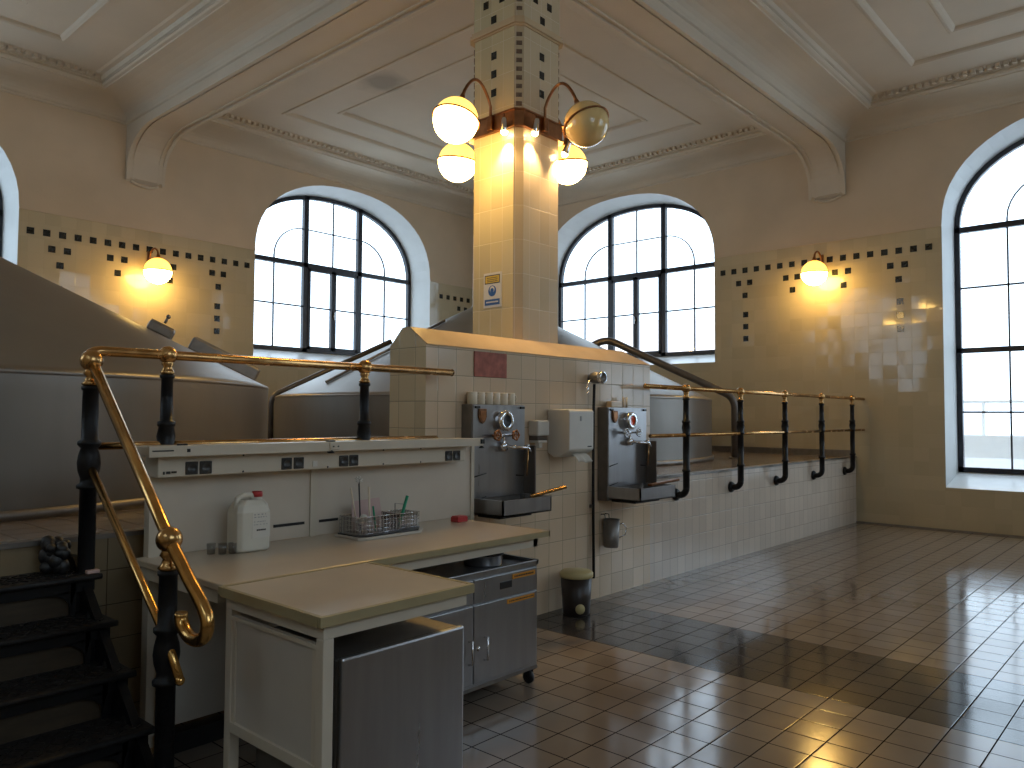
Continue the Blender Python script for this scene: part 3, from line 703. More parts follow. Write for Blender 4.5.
for i in range(1, len(ctrl)-2):          # scroll at the foot of the handrail
    p0, p1, p2, p3 = ctrl[i-1:i+3]
    for k in range(1, 4):
        t = k/3; hr.append((NX, *[.5*(2*b_+(c_-a_)*t+(2*a_-5*b_+4*c_-d_)*t*t+(-a_+3*b_-3*c_+d_)*t**3) for a_, b_, c_, d_ in zip(p0, p1, p2, p3)]))
MB().tube(hr, .0245, 16).build('handrail', 'brassb', sr)
MB().tube([(NX, TY, zt-.475), (NX, BYN, zbn-.385), (NX, BYN-.115, zbn-.385-.13)], .0175, 14).ball((NX, BYN-.115, zbn-.385-.13), .019).build('lower_rail', 'brassb', sr)
def newel(x, y, zt_, zb_):
    MB().ball((x, y, zt_), .05).lathe((x, y, zt_-.12), [(.0, 0), (.03, 0), (.042, .012), (.03, .024), (.022, .045), (.034, .06), (.02, .09)], 18).build('ball_fitting', 'brass', sr)
    zm = zt_-(.475 if y > 3.5 else .437)
    MB().lathe((x, y, 0), [(.036, zb_), (.036, zm-.12), (.05, zm-.115), (.05, zm-.1), (.036, zm-.09), (.035, zm-.07), (.046, zm-.035), (.05, zm), (.046, zm+.035), (.036, zm+.07), (.05, zm+.085), (.05, zm+.1), (.036, zm+.11), (.034, zt_-.14), (.04, zt_-.135), (.04, zt_-.12), (0, zt_-.12)], 20).build('newel_post', 'iron', sr)
newel(NX, TY, zt, .87); newel(NX, BYN, zbn, 0.0)
for x in (1.756, 2.99): post_parts(sr, x, YR, 1.897, .885)

# ------------------------------------------------------------------ iron stairs
st = thing('iron_stairs', 'black cast iron steps with ribbed treads climbing to the platform at far left', 'stairs', (.8, 3.4, 0))
SX0, SX1 = .15, 1.42
steps = [(.172, 2.98), (.338, 3.19), (.515, 3.40), (.69, 3.60), (.868, 3.79)]
for i, (z, y) in enumerate(steps):
    dep = .29 if i < 4 else .255
    mb = MB().box(SX0, y, z-.022, SX1, y+dep, z, bev=.008)
    n = 34
    for k in range(n):           # diamond ribs cast into the tread
        x = SX0+.03+(SX1-SX0-.06)*k/n
        for j in range(4):
            yy = y+.03+(dep-.07)*j/4
            s_ = 1 if (k+j) % 2 else -1
            mb.obox((x+.015, yy+.02, z+.002), Vector((.7, .7*s_, 0)), Vector((-.7*s_, .7, 0)), Vector((0, 0, 1)), .032, .007, .006)
    mb.tube([(SX0, y+.005, z-.012), (SX1, y+.005, z-.012)], .014, 8)
    mb.build('tread', 'ironm', st)
    mb = MB().box(SX0, y+.03, z-.075, SX1-.02, y+.05, z-.02)
    for sx in (1,):              # arched spandrel under the tread
        for k in range(7):
            a0, a1 = PI/2*k/7, PI/2*(k+1)/7; xx = SX1-.12-.10; zz = z-.075-.07
            mb.add([(xx+.10*math.sin(a0), y+.03, zz+.07*math.cos(a0)), (xx+.10*math.sin(a1), y+.03, zz+.07*math.cos(a1)), (xx+.12, y+.03, zz+.08)], [(0, 1, 2)])
            mb.add([(xx+.10*math.sin(a0), y+.045, zz+.07*math.cos(a0)), (xx+.10*math.sin(a1), y+.045, zz+.07*math.cos(a1)), (xx+.12, y+.045, zz+.08)], [(0, 2, 1)])
            mb.add([(xx+.10*math.sin(a0), y+.03, zz+.07*math.cos(a0)), (xx+.10*math.sin(a1), y+.03, zz+.07*math.cos(a1)), (xx+.10*math.sin(a1), y+.045, zz+.07*math.cos(a1)), (xx+.10*math.sin(a0), y+.045, zz+.07*math.cos(a0))], [(0, 1, 2, 3)])
    mb.box(SX1-.12, y+.03, z-.18, SX1-.10, y+.05, z-.02)
    mb.build('riser_frame', 'iron', st)
    MB().box(SX0, y+.055, max(.002, z-.19), SX1-.09, y+.07, z-.02).build('riser_panel', 'wood', st)
mb = MB(); poly = []
for i, (z, y) in enumerate(steps): poly += [(y+.06, max(0, z-.172)), (y+.06, z-.022)]
poly += [(4.04, .846), (4.04, .45), (3.45, 0)]
mb.prism(poly, SX1-.10, SX1-.06, lambda u, v, t: (t, u, v))
poly2 = [(2.99, 0), (2.99, .12), (3.95, .93), (4.04, .93), (4.04, .80), (3.12, .0)]
mb.prism(poly2, SX1-.07, SX1-.035, lambda u, v, t: (t, u, v))
for z, y in steps: mb.lathe((SX1-.05, y+.15, z), [(0, .03), (.02, .028), (.028, .01), (.03, 0)], 12)
mb.build('stringer', 'iron', st)
bun = MB()
random.seed(3)
for k in range(30):
    bun.ball((1.275+random.uniform(-.04, .035), 3.93+random.uniform(-.03, .04), .895+random.uniform(0, .115)), random.uniform(.016, .036), n=10, sz=random.uniform(.8, 1.3))
o = bun.build('black_bundle', 'black', None, (1.275, 3.93, .87)); tag(o, 'knobbly black bundle lying at the foot of the upper newel post', 'bundle')
o = MB().box(1.36, 3.80, .870, 1.415, 3.83, .886, bev=.004).build('white_tag', 'pinkp', None, (1.37, 3.81, .87)); tag(o, 'small whitish tag on the top iron tread beside the newel post', 'tag')

# ------------------------------------------------------------------ laboratory bench
wt = thing('work_bench', 'long cream laminate work bench with raised socket panel against the tiled wall', 'bench', (2.8, 3.4, 0))
ZW = .90
mb = MB().box(1.60, 3.02, ZW-.032, 3.705, 3.895, ZW, bev=.006); mb.build('worktop', 'laminate', wt)
mb = MB().box(1.60, 3.012, ZW-.034, 3.712, 3.022, ZW-.001).box(3.703, 3.012, ZW-.034, 3.713, 3.88, ZW-.001); mb.build('edge_strip', 'lamedge', wt)
mb = MB().box(2.30, 3.05, ZW-.09, 3.64, 3.09, ZW-.034).box(3.60, 3.05, ZW-.09, 3.64, 3.85, ZW-.034).box(1.64, 3.80, ZW-.09, 3.64, 3.85, ZW-.034).box(1.62, 3.1, ZW-.09, 1.66, 3.85, ZW-.034)
mb.build('under_frame', 'enamel', wt)
MB().box(3.645, 3.06, ZW-.088, 3.652, 3.09, ZW-.036).build('rail_end_plug', 'black', wt)
for x, y in ((1.64, 3.86), (3.60, 3.80)): MB().box(x-.0, y-.05, 0, x+.05, y, ZW-.034).build('leg', 'enamel', wt)
MB().box(1.65, 3.845, .0, 1.70, 3.90, 1.44).build('upright', 'enamel', wt)
MB().box(2.565, 3.85, ZW, 2.61, 3.872, 1.40).build('upright', 'enamel', wt)
MB().box(3.87, 3.85, .80, 3.90, 3.90, 1.40).build('upright', 'enamel', wt)
for a, b in ((1.70, 2.564), (2.611, 3.869)):
    pn = MB().box(a, 3.860, ZW+.002, b, 3.870, 1.40).build('back_panel', 'panel', wt)
for a, b in ((2.335, 2.53), (2.63, 2.76)):
    MB().box(a, 3.855, .975, b, 3.861, .990).build('panel_slot', 'black', wt)
mb = MB().box(1.64, 3.74, 1.293, 3.70, 3.859, 1.395, bev=.006); mb.build('socket_channel', 'enamel', wt)
mb = MB().box(1.565, 3.68, 1.402, 3.80, 3.865, 1.445, bev=.005)  .box(1.565, 3.665, 1.395, 3.80, 3.685, 1.448, bev=.003); mb.build('top_shelf_rail', 'enamel', wt)
MB().box(1.58, 3.662, 1.422, 1.68, 3.666, 1.428).build('rail_slot', 'black', wt); MB().box(1.745, 3.66, 1.416, 1.76, 3.666, 1.432).build('rail_bolt', 'black', wt); MB().box(1.72, 3.69, 1.446, 1.76, 3.72, 1.456).build('rail_stop', 'black', wt)
for x in (1.805, 1.877, 2.335, 2.41, 2.709, 2.78, 3.545, 3.617):
    k = MB().box(x-.032, 3.733, 1.301, x+.032, 3.742, 1.365, bev=.004); k.lathe((x, 3.732, 1.333), [(0, 0), (.02, 0), (.022, -.003)], 14, (0, 1, 0)); k.build('socket', 'socket', wt)
for x in (2.08, 2.60, 3.0, 3.3):
    for z in (1.303, 1.388): MB().lathe((x, 3.738, z), [(0, -.003), (.005, -.002), (.006, 0)], 8, (0, 1, 0)).build('screw', 'black', wt)
# a few marks of the maker's plate
k = MB(); 
for j, (a, b) in enumerate(((1.665, 1.672), (1.68, 1.70), (1.705, 1.73))): k.box(a, 3.736, 1.308+.002*j, b, 3.741, 1.322)
k.build('maker_mark', 'ink', wt)
for x in (2.595,):
    k = MB().box(x-.035, 3.655, 1.405, x+.035, 3.667, 1.442, bev=.003); k.build('shelf_clip', 'enamel', wt)
    k = MB().box(x-.02, 3.652, 1.418, x-.012, 3.656, 1.426).box(x+.012, 3.652, 1.418, x+.02, 3.656, 1.426).lathe((x-.02, 3.67, 1.385), [(0, .02), (.01, .012), (.02, 0), (0, 0)], 12).box(x-.03, 3.69, 1.446, x+.02, 3.71, 1.456); k.build('clip_knob', 'black', wt)
    MB().box(2.50, 3.735, 1.31, 2.53, 3.741, 1.34).build('switch', 'wplast', wt)
k = MB().box(3.77, 3.655, 1.41, 3.80, 3.667, 1.44).lathe((3.785, 3.67, 1.38), [(0, .02), (.012, .01), (.022, 0), (0, 0)], 12); k.build('clip_knob', 'black', wt)
# inner side panel under the bench
MB().box(1.66, 3.70, .12, 2.6, 3.72, .86).build('modesty_panel', 'pale', wt)
MB().box(1.66, 3.66, .0, 2.6, 3.74, .09).build('plinth', 'black', wt)

# return table
rt = thing('side_table', 'short cream table with white square frame projecting from the bench towards the viewer', 'table', (1.97, 2.65, 0))
MB().box(1.58, 2.295, ZW-.034, 2.315, 3.005, ZW, bev=.006).build('tabletop', 'laminate', rt)
MB().box(1.572, 2.286, ZW-.036, 2.323, 2.306, ZW+.002, bev=.002).box(1.572, 2.307, ZW-.036, 1.590, 2.985, ZW+.002).box(2.305, 2.307, ZW-.036, 2.323, 2.985, ZW+.002).box(1.572, 2.986, ZW-.03, 2.323, 3.004, ZW+.002).build('edge_strip', 'lamedge', rt)
MB().box(1.601, 2.311, ZW-.085, 2.30, 2.35, ZW-.036).box(1.601, 2.351, ZW-.085, 1.64, 2.99, ZW-.036).box(2.26, 2.351, ZW-.085, 2.30, 2.99, ZW-.036).build('top_frame', 'enamel', rt)
for x, y in ((1.60, 2.31), (1.60, 2.945), (2.255, 2.945)): MB().box(x, y, 0, x+.045, y+.045, ZW-.0855, bev=.004).build('leg', 'enamel', rt)
MB().box(1.612, 2.36, .36, 1.626, 2.945, ZW-.12).build('side_panel', 'pale', rt)
MB().box(1.600, 2.35, ZW-.125, 1.622, 2.95, ZW-.11).box(1.600, 2.35, .33, 1.628, 2.95, .37).box(1.606, 2.36, .36, 1.612, 2.385, ZW-.12).box(1.606, 2.92, .36, 1.612, 2.945, ZW-.12).build('panel_trim', 'enamel', rt)

# stainless cabinet under the table
sc = thing('steel_cabinet', 'plain stainless steel box cabinet standing under the side table', 'cabinet', (2.0, 2.7, 0))
MB().box(1.705, 2.372, .03, 2.32, 2.93, .715, bev=.012).build('body', 'steeld', sc)
MB().box(1.705, 2.345, .045, 2.325, 2.371, .72, bev=.01).build('door', 'steel', sc)
MB().box(1.70, 2.36, 0, 2.27, 2.9, .03).build('base', 'black', sc)

# trolley
ct = thing('steel_trolley', 'grey steel trolley cabinet with two doors and orange labels under the bench', 'trolley', (3.0, 3.3, 0))
TX0, TX1, TY0, TY1 = 2.47, 3.625, 3.03, 3.60
MB().box(TX0, TY0+.01, .105, TX1, TY1, .71, bev=.004).build('body', 'steel', ct)
mb = MB().box(TX0, TY0, .71, TX1, TY0+.02, .735, bev=.003).box(TX0, TY1-.02, .71, TX1, TY1, .735).box(TX0, TY0, .71, TX0+.02, TY1, .735).box(TX1-.02, TY0, .71, TX1, TY1, .735).box(TX0, TY0, .708, TX1, TY1, .714)
mb.build('tray_top', 'steel', ct)
XS = 3.065
for i, (a, b) in enumerate(((TX0+.01, XS-.004), (XS+.004, TX1-.02))):
    dw = MB().box(a, TY0-.008, .565, b, TY0+.012, .695, bev=.004).build('drawer', 'steel', ct)
    dr = MB().box(a, TY0-.008, .13, b, TY0+.012, .555, bev=.004).build('door', 'steel', ct)
    hx = XS-.035 if i == 0 else XS+.085
    MB().tube([(hx, TY0-.008, .37), (hx, TY0-.035, .375), (hx, TY0-.035, .25), (hx, TY0-.008, .245)], .006, 8).build('handle', 'chrome', dr)
    if i:
        MB().lathe((XS+.03, TY0-.01, .32), [(0, -.012), (.012, -.01), (.014, 0)], 12, (0, 1, 0)).build('lock', 'chrome', dr)
        MB().box(XS+.21, TY0-.012, .612, XS+.31, TY0-.006, .652, bev=.002).build('handle', 'black', dw)
        for par, x0, x1, z0, z1 in ((dw, XS+.315, XS+.515, .655, .682), (dr, XS+.27, XS+.51, .52, .545)):
            lb = MB().box(x0, TY0-.0115, z0, x1, TY0-.008, z1).build('orange_label', 'orange', par)
            k = MB(); x = x0+.015; random.seed(int(x0*100))
            while x < x1-.02:
                w_ = random.uniform(.006, .014); k.box(x, TY0-.0125, z0+.009, x+w_, TY0-.011, z1-.009); x += w_+.004
            o = k.build('lettering', 'ink', ct)
for x in (TX0+.06, TX1-.04):
    for y in (TY0+.04, TY1-.06):
        k = MB().lathe((x, y, .038), [(0, -.014), (.03, -.014), (.038, -.01), (.038, .01), (.03, .014), (0, .014)], 20, (1, 0, 0)); k.box(x-.02, y-.02, .04, x-.016, y+.02, .11).box(x+.016, y-.02, .03, x+.02, y+.02, .09).box(x-.03, y-.03, .085, x+.03, y+.03, .105)
        k.build('caster', 'black', ct)
MB().box(TX0, TY0+.005, .09, TX1, TY1, .11).build('base_frame', 'steeld', ct)
pan = thing('lidded_pan', 'round steel pan with dark lid on top of the trolley', 'pan', (3.36, 3.26, .715))
MB().lathe((3.36, 3.24, .715), [(0, 0), (.11, 0), (.115, .01), (.115, .06), (.12, .065), (.113, .062), (.11, .012), (0, .01)], 32).build('bowl', 'steel', pan)
MB().lathe((3.36, 3.24, .778), [(.125, 0), (.125, .008), (.10, .014), (0, .016)], 32).build('pan_lid', 'black', pan)

# ------------------------------------------------------------------ things on the bench
jc = thing('jerrycan', 'milky white plastic canister with red screw cap on the bench', 'canister', (2.10, 3.76, ZW))
Z = ZW
mb = MB()
def rrect(cx, cy, hx, hy, ch): return [(cx-hx+ch, cy-hy), (cx+hx-ch, cy-hy), (cx+hx, cy-hy+ch), (cx+hx, cy+hy-ch), (cx+hx-ch, cy+hy), (cx-hx+ch, cy+hy), (cx-hx, cy+hy-ch), (cx-hx, cy-hy+ch)]
secs = [(Z+.001, .085, .062, .02), (Z+.01, .092, .07, .02), (Z+.20, .092, .07, .02), (Z+.235, .084, .062, .02), (Z+.262, .06, .045, .018)]
cx, cy = 2.095, 3.70
vs = []; fs = []
for z, hx, hy, ch in secs: vs += [(a, b, z) for a, b in rrect(cx+(.004 if z > Z+.25 else 0), cy, hx, hy, ch)]
for i in range(len(secs)-1):
    for j in range(8): fs.append((i*8+j, i*8+(j+1) % 8, (i+1)*8+(j+1) % 8, (i+1)*8+j))
fs += [tuple(range(8))[::-1], tuple(range(8*(len(secs)-1), 8*len(secs)))]
mb.add(vs, fs, 0); mb.lathe((cx+.045, cy-.0, Z+.25), [(.026, 0), (.026, .03)], 20)
mb.build('can_body', 'canp', jc, bevel=.006)
MB().tube([(cx-.075, cy, Z+.215), (cx-.065, cy, Z+.27), (cx-.03, cy, Z+.285), (cx+.01, cy, Z+.283), (cx+.025, cy, Z+.262)], .014, 12).build('can_handle', 'canp', jc)
MB().lathe((cx+.045, cy, Z+.272), [(0, .028), (.024, .028), (.027, .024), (.028, 0), (0, 0)], 24).build('screw_cap', 'red', jc)
k = MB().box(cx-.02, cy-.0716, Z+.07, cx+.08, cy-.0702, Z+.20); k.build('paper_label', 'paper', jc)
k = MB(); random.seed(5)
for z, h_ in ((.185, .006), (.172, .005), (.15, .004), (.135, .004)):
    x = cx-.01
    while x < cx+.06: w_ = random.uniform(.004, .012); k.box(x, cy-.0725, Z+z, x+w_, cy-.0714, Z+z+h_); x += w_+random.uniform(.003, .012)
k.build('faint_print', 'grey', jc)
k = MB(); x = cx+.005
while x < cx+.055: w_ = random.uniform(.004, .009); k.box(x, cy-.0725, Z+.105, x+w_, cy-.0714, Z+.113); x += w_+.002
k.build('dark_print', 'ink', jc)
for i, (x, y) in enumerate(((1.945, 3.76), (1.985, 3.72), (2.0, 3.70))):
    pass
g0 = None
for x, y, lab in ((1.905, 3.72, 'clear little beaker left of the white canister, leftmost of three'), (1.944, 3.68, 'clear little beaker left of the white canister, middle of three'), (1.99, 3.665, 'clear little beaker touching the front corner of the white canister')):
    o = MB().lathe((x, y, ZW), [(0, .002), (.019, .002), (.022, .055), (.0205, .055), (.0175, .004), (0, .004)], 20).build('small_beaker', 'clear', None, (x, y, ZW))
    tag(o, lab, 'beaker', 'small clear beakers by the canister')

tr = thing('wire_tray', 'grey tray holding two wire baskets on the bench', 'tray', (2.93, 3.67, ZW))
t0, t1, u0, u1 = 2.70, 3.16, 3.555, 3.80
mb = MB().prism([(2.70, 3.50), (3.10, 3.50), (3.20, 3.60), (3.20, 3.78), (2.72, 3.78), (2.66, 3.75), (2.66, 3.53)], ZW, ZW+.016, lambda u, v, t: (u, v, t)); mb.build('tray_base', 'pale', tr, bevel=.004)
MB().prism([(2.71, 3.515), (3.09, 3.515), (3.185, 3.61), (3.185, 3.77), (2.73, 3.77), (2.675, 3.74), (2.675, 3.54)], ZW+.016, ZW+.022, lambda u, v, t: (u, v, t)).build('tray_mat', 'black', tr)
def basket(x0, y0, x1, y1, z0, h_, lab):
    b_ = thing('wire_basket', lab, 'basket', ((x0+x1)/2, (y0+y1)/2, z0), 'wire baskets in the tray')
    mb = MB()
    for k in range(5):
        z = z0+.004+(h_-.006)*k/4; mb.tube([(x0, y0, z), (x1, y0, z), (x1, y1, z), (x0, y1, z)], .0016 if k < 4 else .003, 6, closed=True)
    n = 12
    for k in range(n+1):
        x = x0+(x1-x0)*k/n; mb.tube([(x, y0, z0+.004), (x, y0, z0+h_)], .0013, 5, cap=False); mb.tube([(x, y1, z0+.004), (x, y1, z0+h_)], .0013, 5, cap=False); mb.tube([(x, y0, z0+.004), (x, y1, z0+.004)], .0013, 5, cap=False)
    for k in range(7):
        y = y0+(y1-y0)*k/6; mb.tube([(x0, y, z0+.004), (x0, y, z0+h_)], .0013, 5, cap=False); mb.tube([(x1, y, z0+.004), (x1, y, z0+h_)], .0013, 5, cap=False)
    mb.build('wire_mesh', 'chrome', b_)
    MB().box(x0+.004, y0+.004, z0+.008, x1-.004, y0+.006, z0+h_-.004).box(x0+.004, y1-.006, z0+.008, x1-.004, y1-.004, z0+h_-.004).box(x0+.004, y0+.006, z0+.008, x0+.006, y1-.006, z0+h_-.004).box(x1-.006, y0+.006, z0+.008, x1-.004, y1-.006, z0+h_-.004).build('clear_liner', 'clear', b_)
basket(2.69, 3.56, 2.985, 3.74, ZW+.022, .10, 'larger wire basket with brushes and a card, left end of the tray')
basket(3.01, 3.60, 3.17, 3.76, ZW+.022, .092, 'smaller wire basket with a green stick, right end of the tray')
zb = ZW+.026
def stick(name, p, q, r, m_, lab, cat, extra=None):
    o = MB().tube([p, q], r, 10); 
    root = o.build(name, m_, None, p); tag(root, lab, cat); 
    return root
stick('wooden_stick', (2.76, 3.66, zb), (2.72, 3.68, 1.18), .0045, 'mug', 'thin pale stick leaning left in the larger wire basket', 'stick')
stick('wooden_stick', (2.83, 3.64, zb), (2.832, 3.66, 1.18), .006, 'mug', 'thicker pale stick upright in front of the pinkish card', 'stick')
stick('green_stick', (3.06, 3.66, zb), (3.135, 3.67, 1.105), .010, 'green', 'green stick leaning right in the smaller wire basket', 'stick')
stick('green_pen', (2.865, 3.63, zb), (2.865, 3.66, 1.065), .006, 'green', 'short green pen upright in the larger wire basket', 'pen')
br = thing('bottle_brush', 'thin dark brush with a fluffy white tip standing in the larger basket', 'brush', (2.785, 3.67, zb))
MB().tube([(2.785, 3.67, zb), (2.776, 3.68, 1.21)], .0045, 8).build('brush_stem', 'black', br)
k = MB(); random.seed(9)
for i in range(34):
    v = Vector((random.gauss(0, 1), random.gauss(0, 1), random.gauss(0, 1))).normalized(); k.tube([(2.776, 3.68, 1.225), Vector((2.776, 3.68, 1.225))+v*.024], [.005, .002], 5)
k.build('brush_tip', 'wplast', br)
o = MB().prism([(2.765, zb), (3.0, zb), (2.965, 1.105), (2.765, 1.095)], 3.728, 3.731, lambda u, v, t: (u, t, v)).build('paper_card', 'pinkp', None, (2.88, 3.73, zb)); tag(o, 'pinkish paper card standing at the back of the larger wire basket', 'card')
o = MB().tube([(3.08, 3.72, zb), (3.08, 3.72, 1.06), (3.15, 3.71, 1.05), (3.155, 3.71, .99)], .003, 8).build('bent_wire', 'steeld', None, (3.08, 3.72, zb)); tag(o, 'thin bent wire hook in the smaller basket right of the green stick', 'wire')
k = MB().ball((2.76, 3.61, zb+.085), .022, n=12).ball((2.79, 3.60, zb+.07), .018, n=12).ball((2.735, 3.60, zb+.07), .02, n=12)
o = k.build('crumpled_tissue', 'wplast', None, (2.76, 3.61, zb)); tag(o, 'crumpled white tissue in the larger wire basket', 'tissue')
o = MB().box(3.56, 3.66, ZW+.001, 3.65, 3.73, ZW+.033, bev=.003).box(3.565, 3.665, ZW+.033, 3.645, 3.725, ZW+.039, bev=.002).build('red_box', 'red', None, (3.62, 3.69, ZW)); tag(o, 'small flat red box at the right end of the bench', 'box')

# ------------------------------------------------------------------ dispensers on the counter wall
def hand_wheel(root, c, m_):
    c = Vector(c); mb = MB(); r = .033
    mb.tube([c+Vector((r*math.cos(t), 0, r*math.sin(t))) for t in [2*PI*k/20 for k in range(20)]], .007, 8, closed=True)
    for k in range(5):
        t = 2*PI*k/5; mb.tube([c, c+Vector((r*math.cos(t), 0, r*math.sin(t)))], .005, 6); mb.ball(c+Vector((r*math.cos(t), 0, r*math.sin(t))), .011, n=8)
    mb.tube([c, c+Vector((0, .05, 0))], .011, 10); mb.build('valve_wheel', m_, root)
def dispenser(x0, x1, trough_y, zt_, label, wheel, rim_in, zb_=.88):
    YF = 3.93
    root = thing('sampling_dispenser', label, 'dispenser', ((x0+x1)/2, YF, zb_), 'steel dispensers on the counter wall')
    MB().box(x0, YF+.012, zb_, x1, 4.045, zt_, bev=.003).build('housing', 'steeld', root)
    MB().box(x0+.004, YF, zb_+.12, x1, YF+.014, zt_-.004, bev=.003).build('front_panel', 'steel', root)
    for x in (x0+.045, x1-.035): MB().box(x-.025, YF-.015, zt_-.03, x+.02, YF, zt_-.012, bev=.003).build('clip', 'black', root)
    k = MB()
    for z in (1.16, .99): k.tube([(x0+.02, YF-.003, z), (x0+.14, YF-.004, z+.02)], .004, 6)
    k.tube([(x1-.1, YF-.003, 1.15), (x1-.01, YF-.004, 1.14)], .004, 6); k.build('panel_marks', 'black', root)
    cx = x0+.31; cz = 1.56
    MB().lathe((cx, YF, cz), [(.045, -.055), (.062, -.06), (.078, -.05), (.08, -.03), (.072, 0)], 32, (0, 1, 0)).build('gauge_rim', 'chrome', root)
    MB().lathe((cx, YF, cz), [(0, -.045), (.046, -.05)], 32, (0, 1, 0)).build('gauge_glass', rim_in, root)
    sh = [(-.04, .05), (.04, .05), (.042, -.01), (.025, -.045), (0, -.06), (-.025, -.045), (-.042, -.01)]
    MB().prism(sh, YF-.012, YF+.002, lambda u, v, t: (x0+.095+u, t, 1.60+v)).build('shield_emblem', 'shield', root, bevel=.004)
    MB().prism([(u*.7, v*.7) for u, v in sh], YF-.016, YF-.011, lambda u, v, t: (x0+.095+u, t, 1.60+v)).build('shield_inset', 'copper', root)
    for wx in (x0+.20, x0+.40): hand_wheel(root, (wx, YF-.06, 1.455), wheel)
    k = MB().tube([(x0+.20, YF-.02, 1.455), (x0+.40, YF-.02, 1.455)], .012, 10); k.tube([(x0+.30, YF-.02, 1.45), (x0+.30, YF-.03, 1.40), (x0+.29, YF-.03, 1.375)], .012, 10)
    k.build('valve_body', 'chrome', root)
    k = MB().lathe((x0+.30, YF, 1.37), [(0, -.05), (.03, -.05), (.035, -.02), (.035, 0)], 16, (0, 1, 0)).tube([(x0+.30, YF-.04, 1.37), (x0+.36, YF-.09, 1.365), (x0+.47, YF-.12, 1.36), (x0+.50, YF-.12, 1.33)], .013, 12)
    k.tube([(x0+.47, YF-.12, 1.36), (x0+.47, YF-.12, 1.39)], .01, 8).build('tap_spout', 'chrome', root)
    MB().tube([(x0+.475, YF-.12, 1.35), (x0+.47, YF-.11, 1.15)], .005, 8).build('dip_tube', 'brass', root)
    MB().box(x1-.012, YF-.115, trz1-.02, x1+.004, YF, 1.375, bev=.004).build('splash_fin', 'pipe', root)
    tb = MB().box(x0, trough_y, zb_+.02, x1-.04, trough_y+.012, zb_+.13).box(x0, trough_y, zb_+.02, x0+.012, YF, zb_+.13).box(x1-.052, trough_y, zb_+.02, x1-.04, YF, zb_+.13).box(x0, trough_y, zb_+.02, x1-.04, YF, zb_+.03)
    tb.build('drip_trough', 'steel', root)
    MB().box(x0+.08, trough_y+.1, zb_-.01, x1-.15, YF+.02, zb_+.02).build('trough_bracket', 'black', root)
    return root
trz1 = 1.0
dispenser(3.96, 4.53, 3.63, 1.682, 'left steel dispenser with dark round gauge and reddish valve wheels, cream mugs on top', 'copper', 'black')
trz1 = .98
dispenser(5.65, 6.27, 3.60, 1.68, 'right steel dispenser with round red gauge glass and chrome valve wheels', 'chrome', 'redg', .855)
def paddle(p, q, label, m_='brass'):
    root = thing('wooden_paddle', label, 'paddle', p); p, q = Vector(p), Vector(q); t = (q-p).normalized(); s_ = t.cross(Vector((0, 0, 1))).normalized(); n = s_.cross(t)
    MB().obox((p+q)/2, t, s_, n, (q-p).length, .05, .022, bev=.006).build('blade', m_, root)
paddle((4.36, 3.72, 1.01), (4.62, 3.60, 1.07), 'brass coloured flat bar sticking out of the left drip trough')
paddle((6.02, 3.74, .985), (6.38, 3.66, 1.02), 'dull brown flat bar lying across the right drip trough', 'shield')
# mugs
def mug(x, y, z, h, r, lab, grp):
    root = thing('beer_mug', lab, 'mug', (x, y, z), grp)
    MB().lathe((x, y, z), [(0, .0), (r*.92, 0), (r, .006), (r, h-.004), (r*.96, h), (r*.9, h-.003), (r*.88, .01), (0, .008)], 24).build('mug_body', 'mug', root)
    MB().tube([(x+r*.95, y, z+h*.78), (x+r+.018, y-.01, z+h*.76), (x+r+.022, y-.012, z+h*.45), (x+r*.95, y, z+h*.25)], .005, 8).build('mug_handle', 'mug', root)
labs = ['leftmost cream mug on top of the left dispenser', 'second cream mug from the left on the left dispenser', 'third cream mug from the left on the left dispenser', 'fourth cream mug from the left on the left dispenser', 'fifth cream mug from the left on the left dispenser', 'rightmost cream mug on top of the left dispenser']
for i in range(6): mug(4.015+.083*i, 3.99, 1.682, .09, .034 if i % 2 else .037, labs[i], 'cream mugs in a row on the left dispenser')
o = MB().box(5.74, 3.96, 1.68, 5.92, 4.02, 1.735, bev=.006).build('wooden_block', 'cap', None, (5.83, 3.99, 1.68)); tag(o, 'small ochre block on top of the right dispenser', 'block')
for i, x in enumerate((5.98, 6.03)):
    o = MB().tube([(x, 3.99, 1.68), (x, 3.99, 1.775)], .011, 12).build('glass_tube', 'mug', None, (x, 3.99, 1.68)); tag(o, ('left' if i == 0 else 'right')+' of two thin pale tubes standing on the right dispenser', 'tube', 'pale tubes on the right dispenser')

# soap and towel dispensers
sp = thing('soap_dispenser', 'small cream soap dispenser between the left steel dispenser and the towel box', 'soap dispenser', (4.76, 4.0, 1.4))
MB().box(4.70, 3.94, 1.44, 4.85, 4.045, 1.565, bev=.015).build('cover', 'wplast', sp)
MB().box(4.715, 3.955, 1.405, 4.835, 4.045, 1.44, bev=.004).build('level_window', 'pipe', sp)
MB().box(4.72, 3.95, 1.385, 4.83, 4.045, 1.405, bev=.006).box(4.755, 3.97, 1.345, 4.795, 4.02, 1.39, bev=.006).build('push_lever', 'wplast', sp)
tw = thing('towel_dispenser', 'white wall-mounted paper towel dispenser with a towel hanging out', 'towel dispenser', (5.1, 3.95, 1.3))
mb = MB().prism([(4.045, 1.30), (4.045, 1.655), (3.83, 1.655), (3.815, 1.64), (3.815, 1.33), (3.83, 1.315), (3.92, 1.265), (3.98, 1.265)], 4.945, 5.275, lambda u, v, t: (t, u, v)); mb.build('housing', 'wplast', tw, bevel=.008)
MB().box(5.085, 3.811, 1.56, 5.105, 3.816, 1.60).build('view_slot', 'grey', tw)
MB().box(5.19, 3.811, 1.345, 5.24, 3.816, 1.355).build('maker_mark', 'ink', tw)
k = MB(); n = 12; vs = []
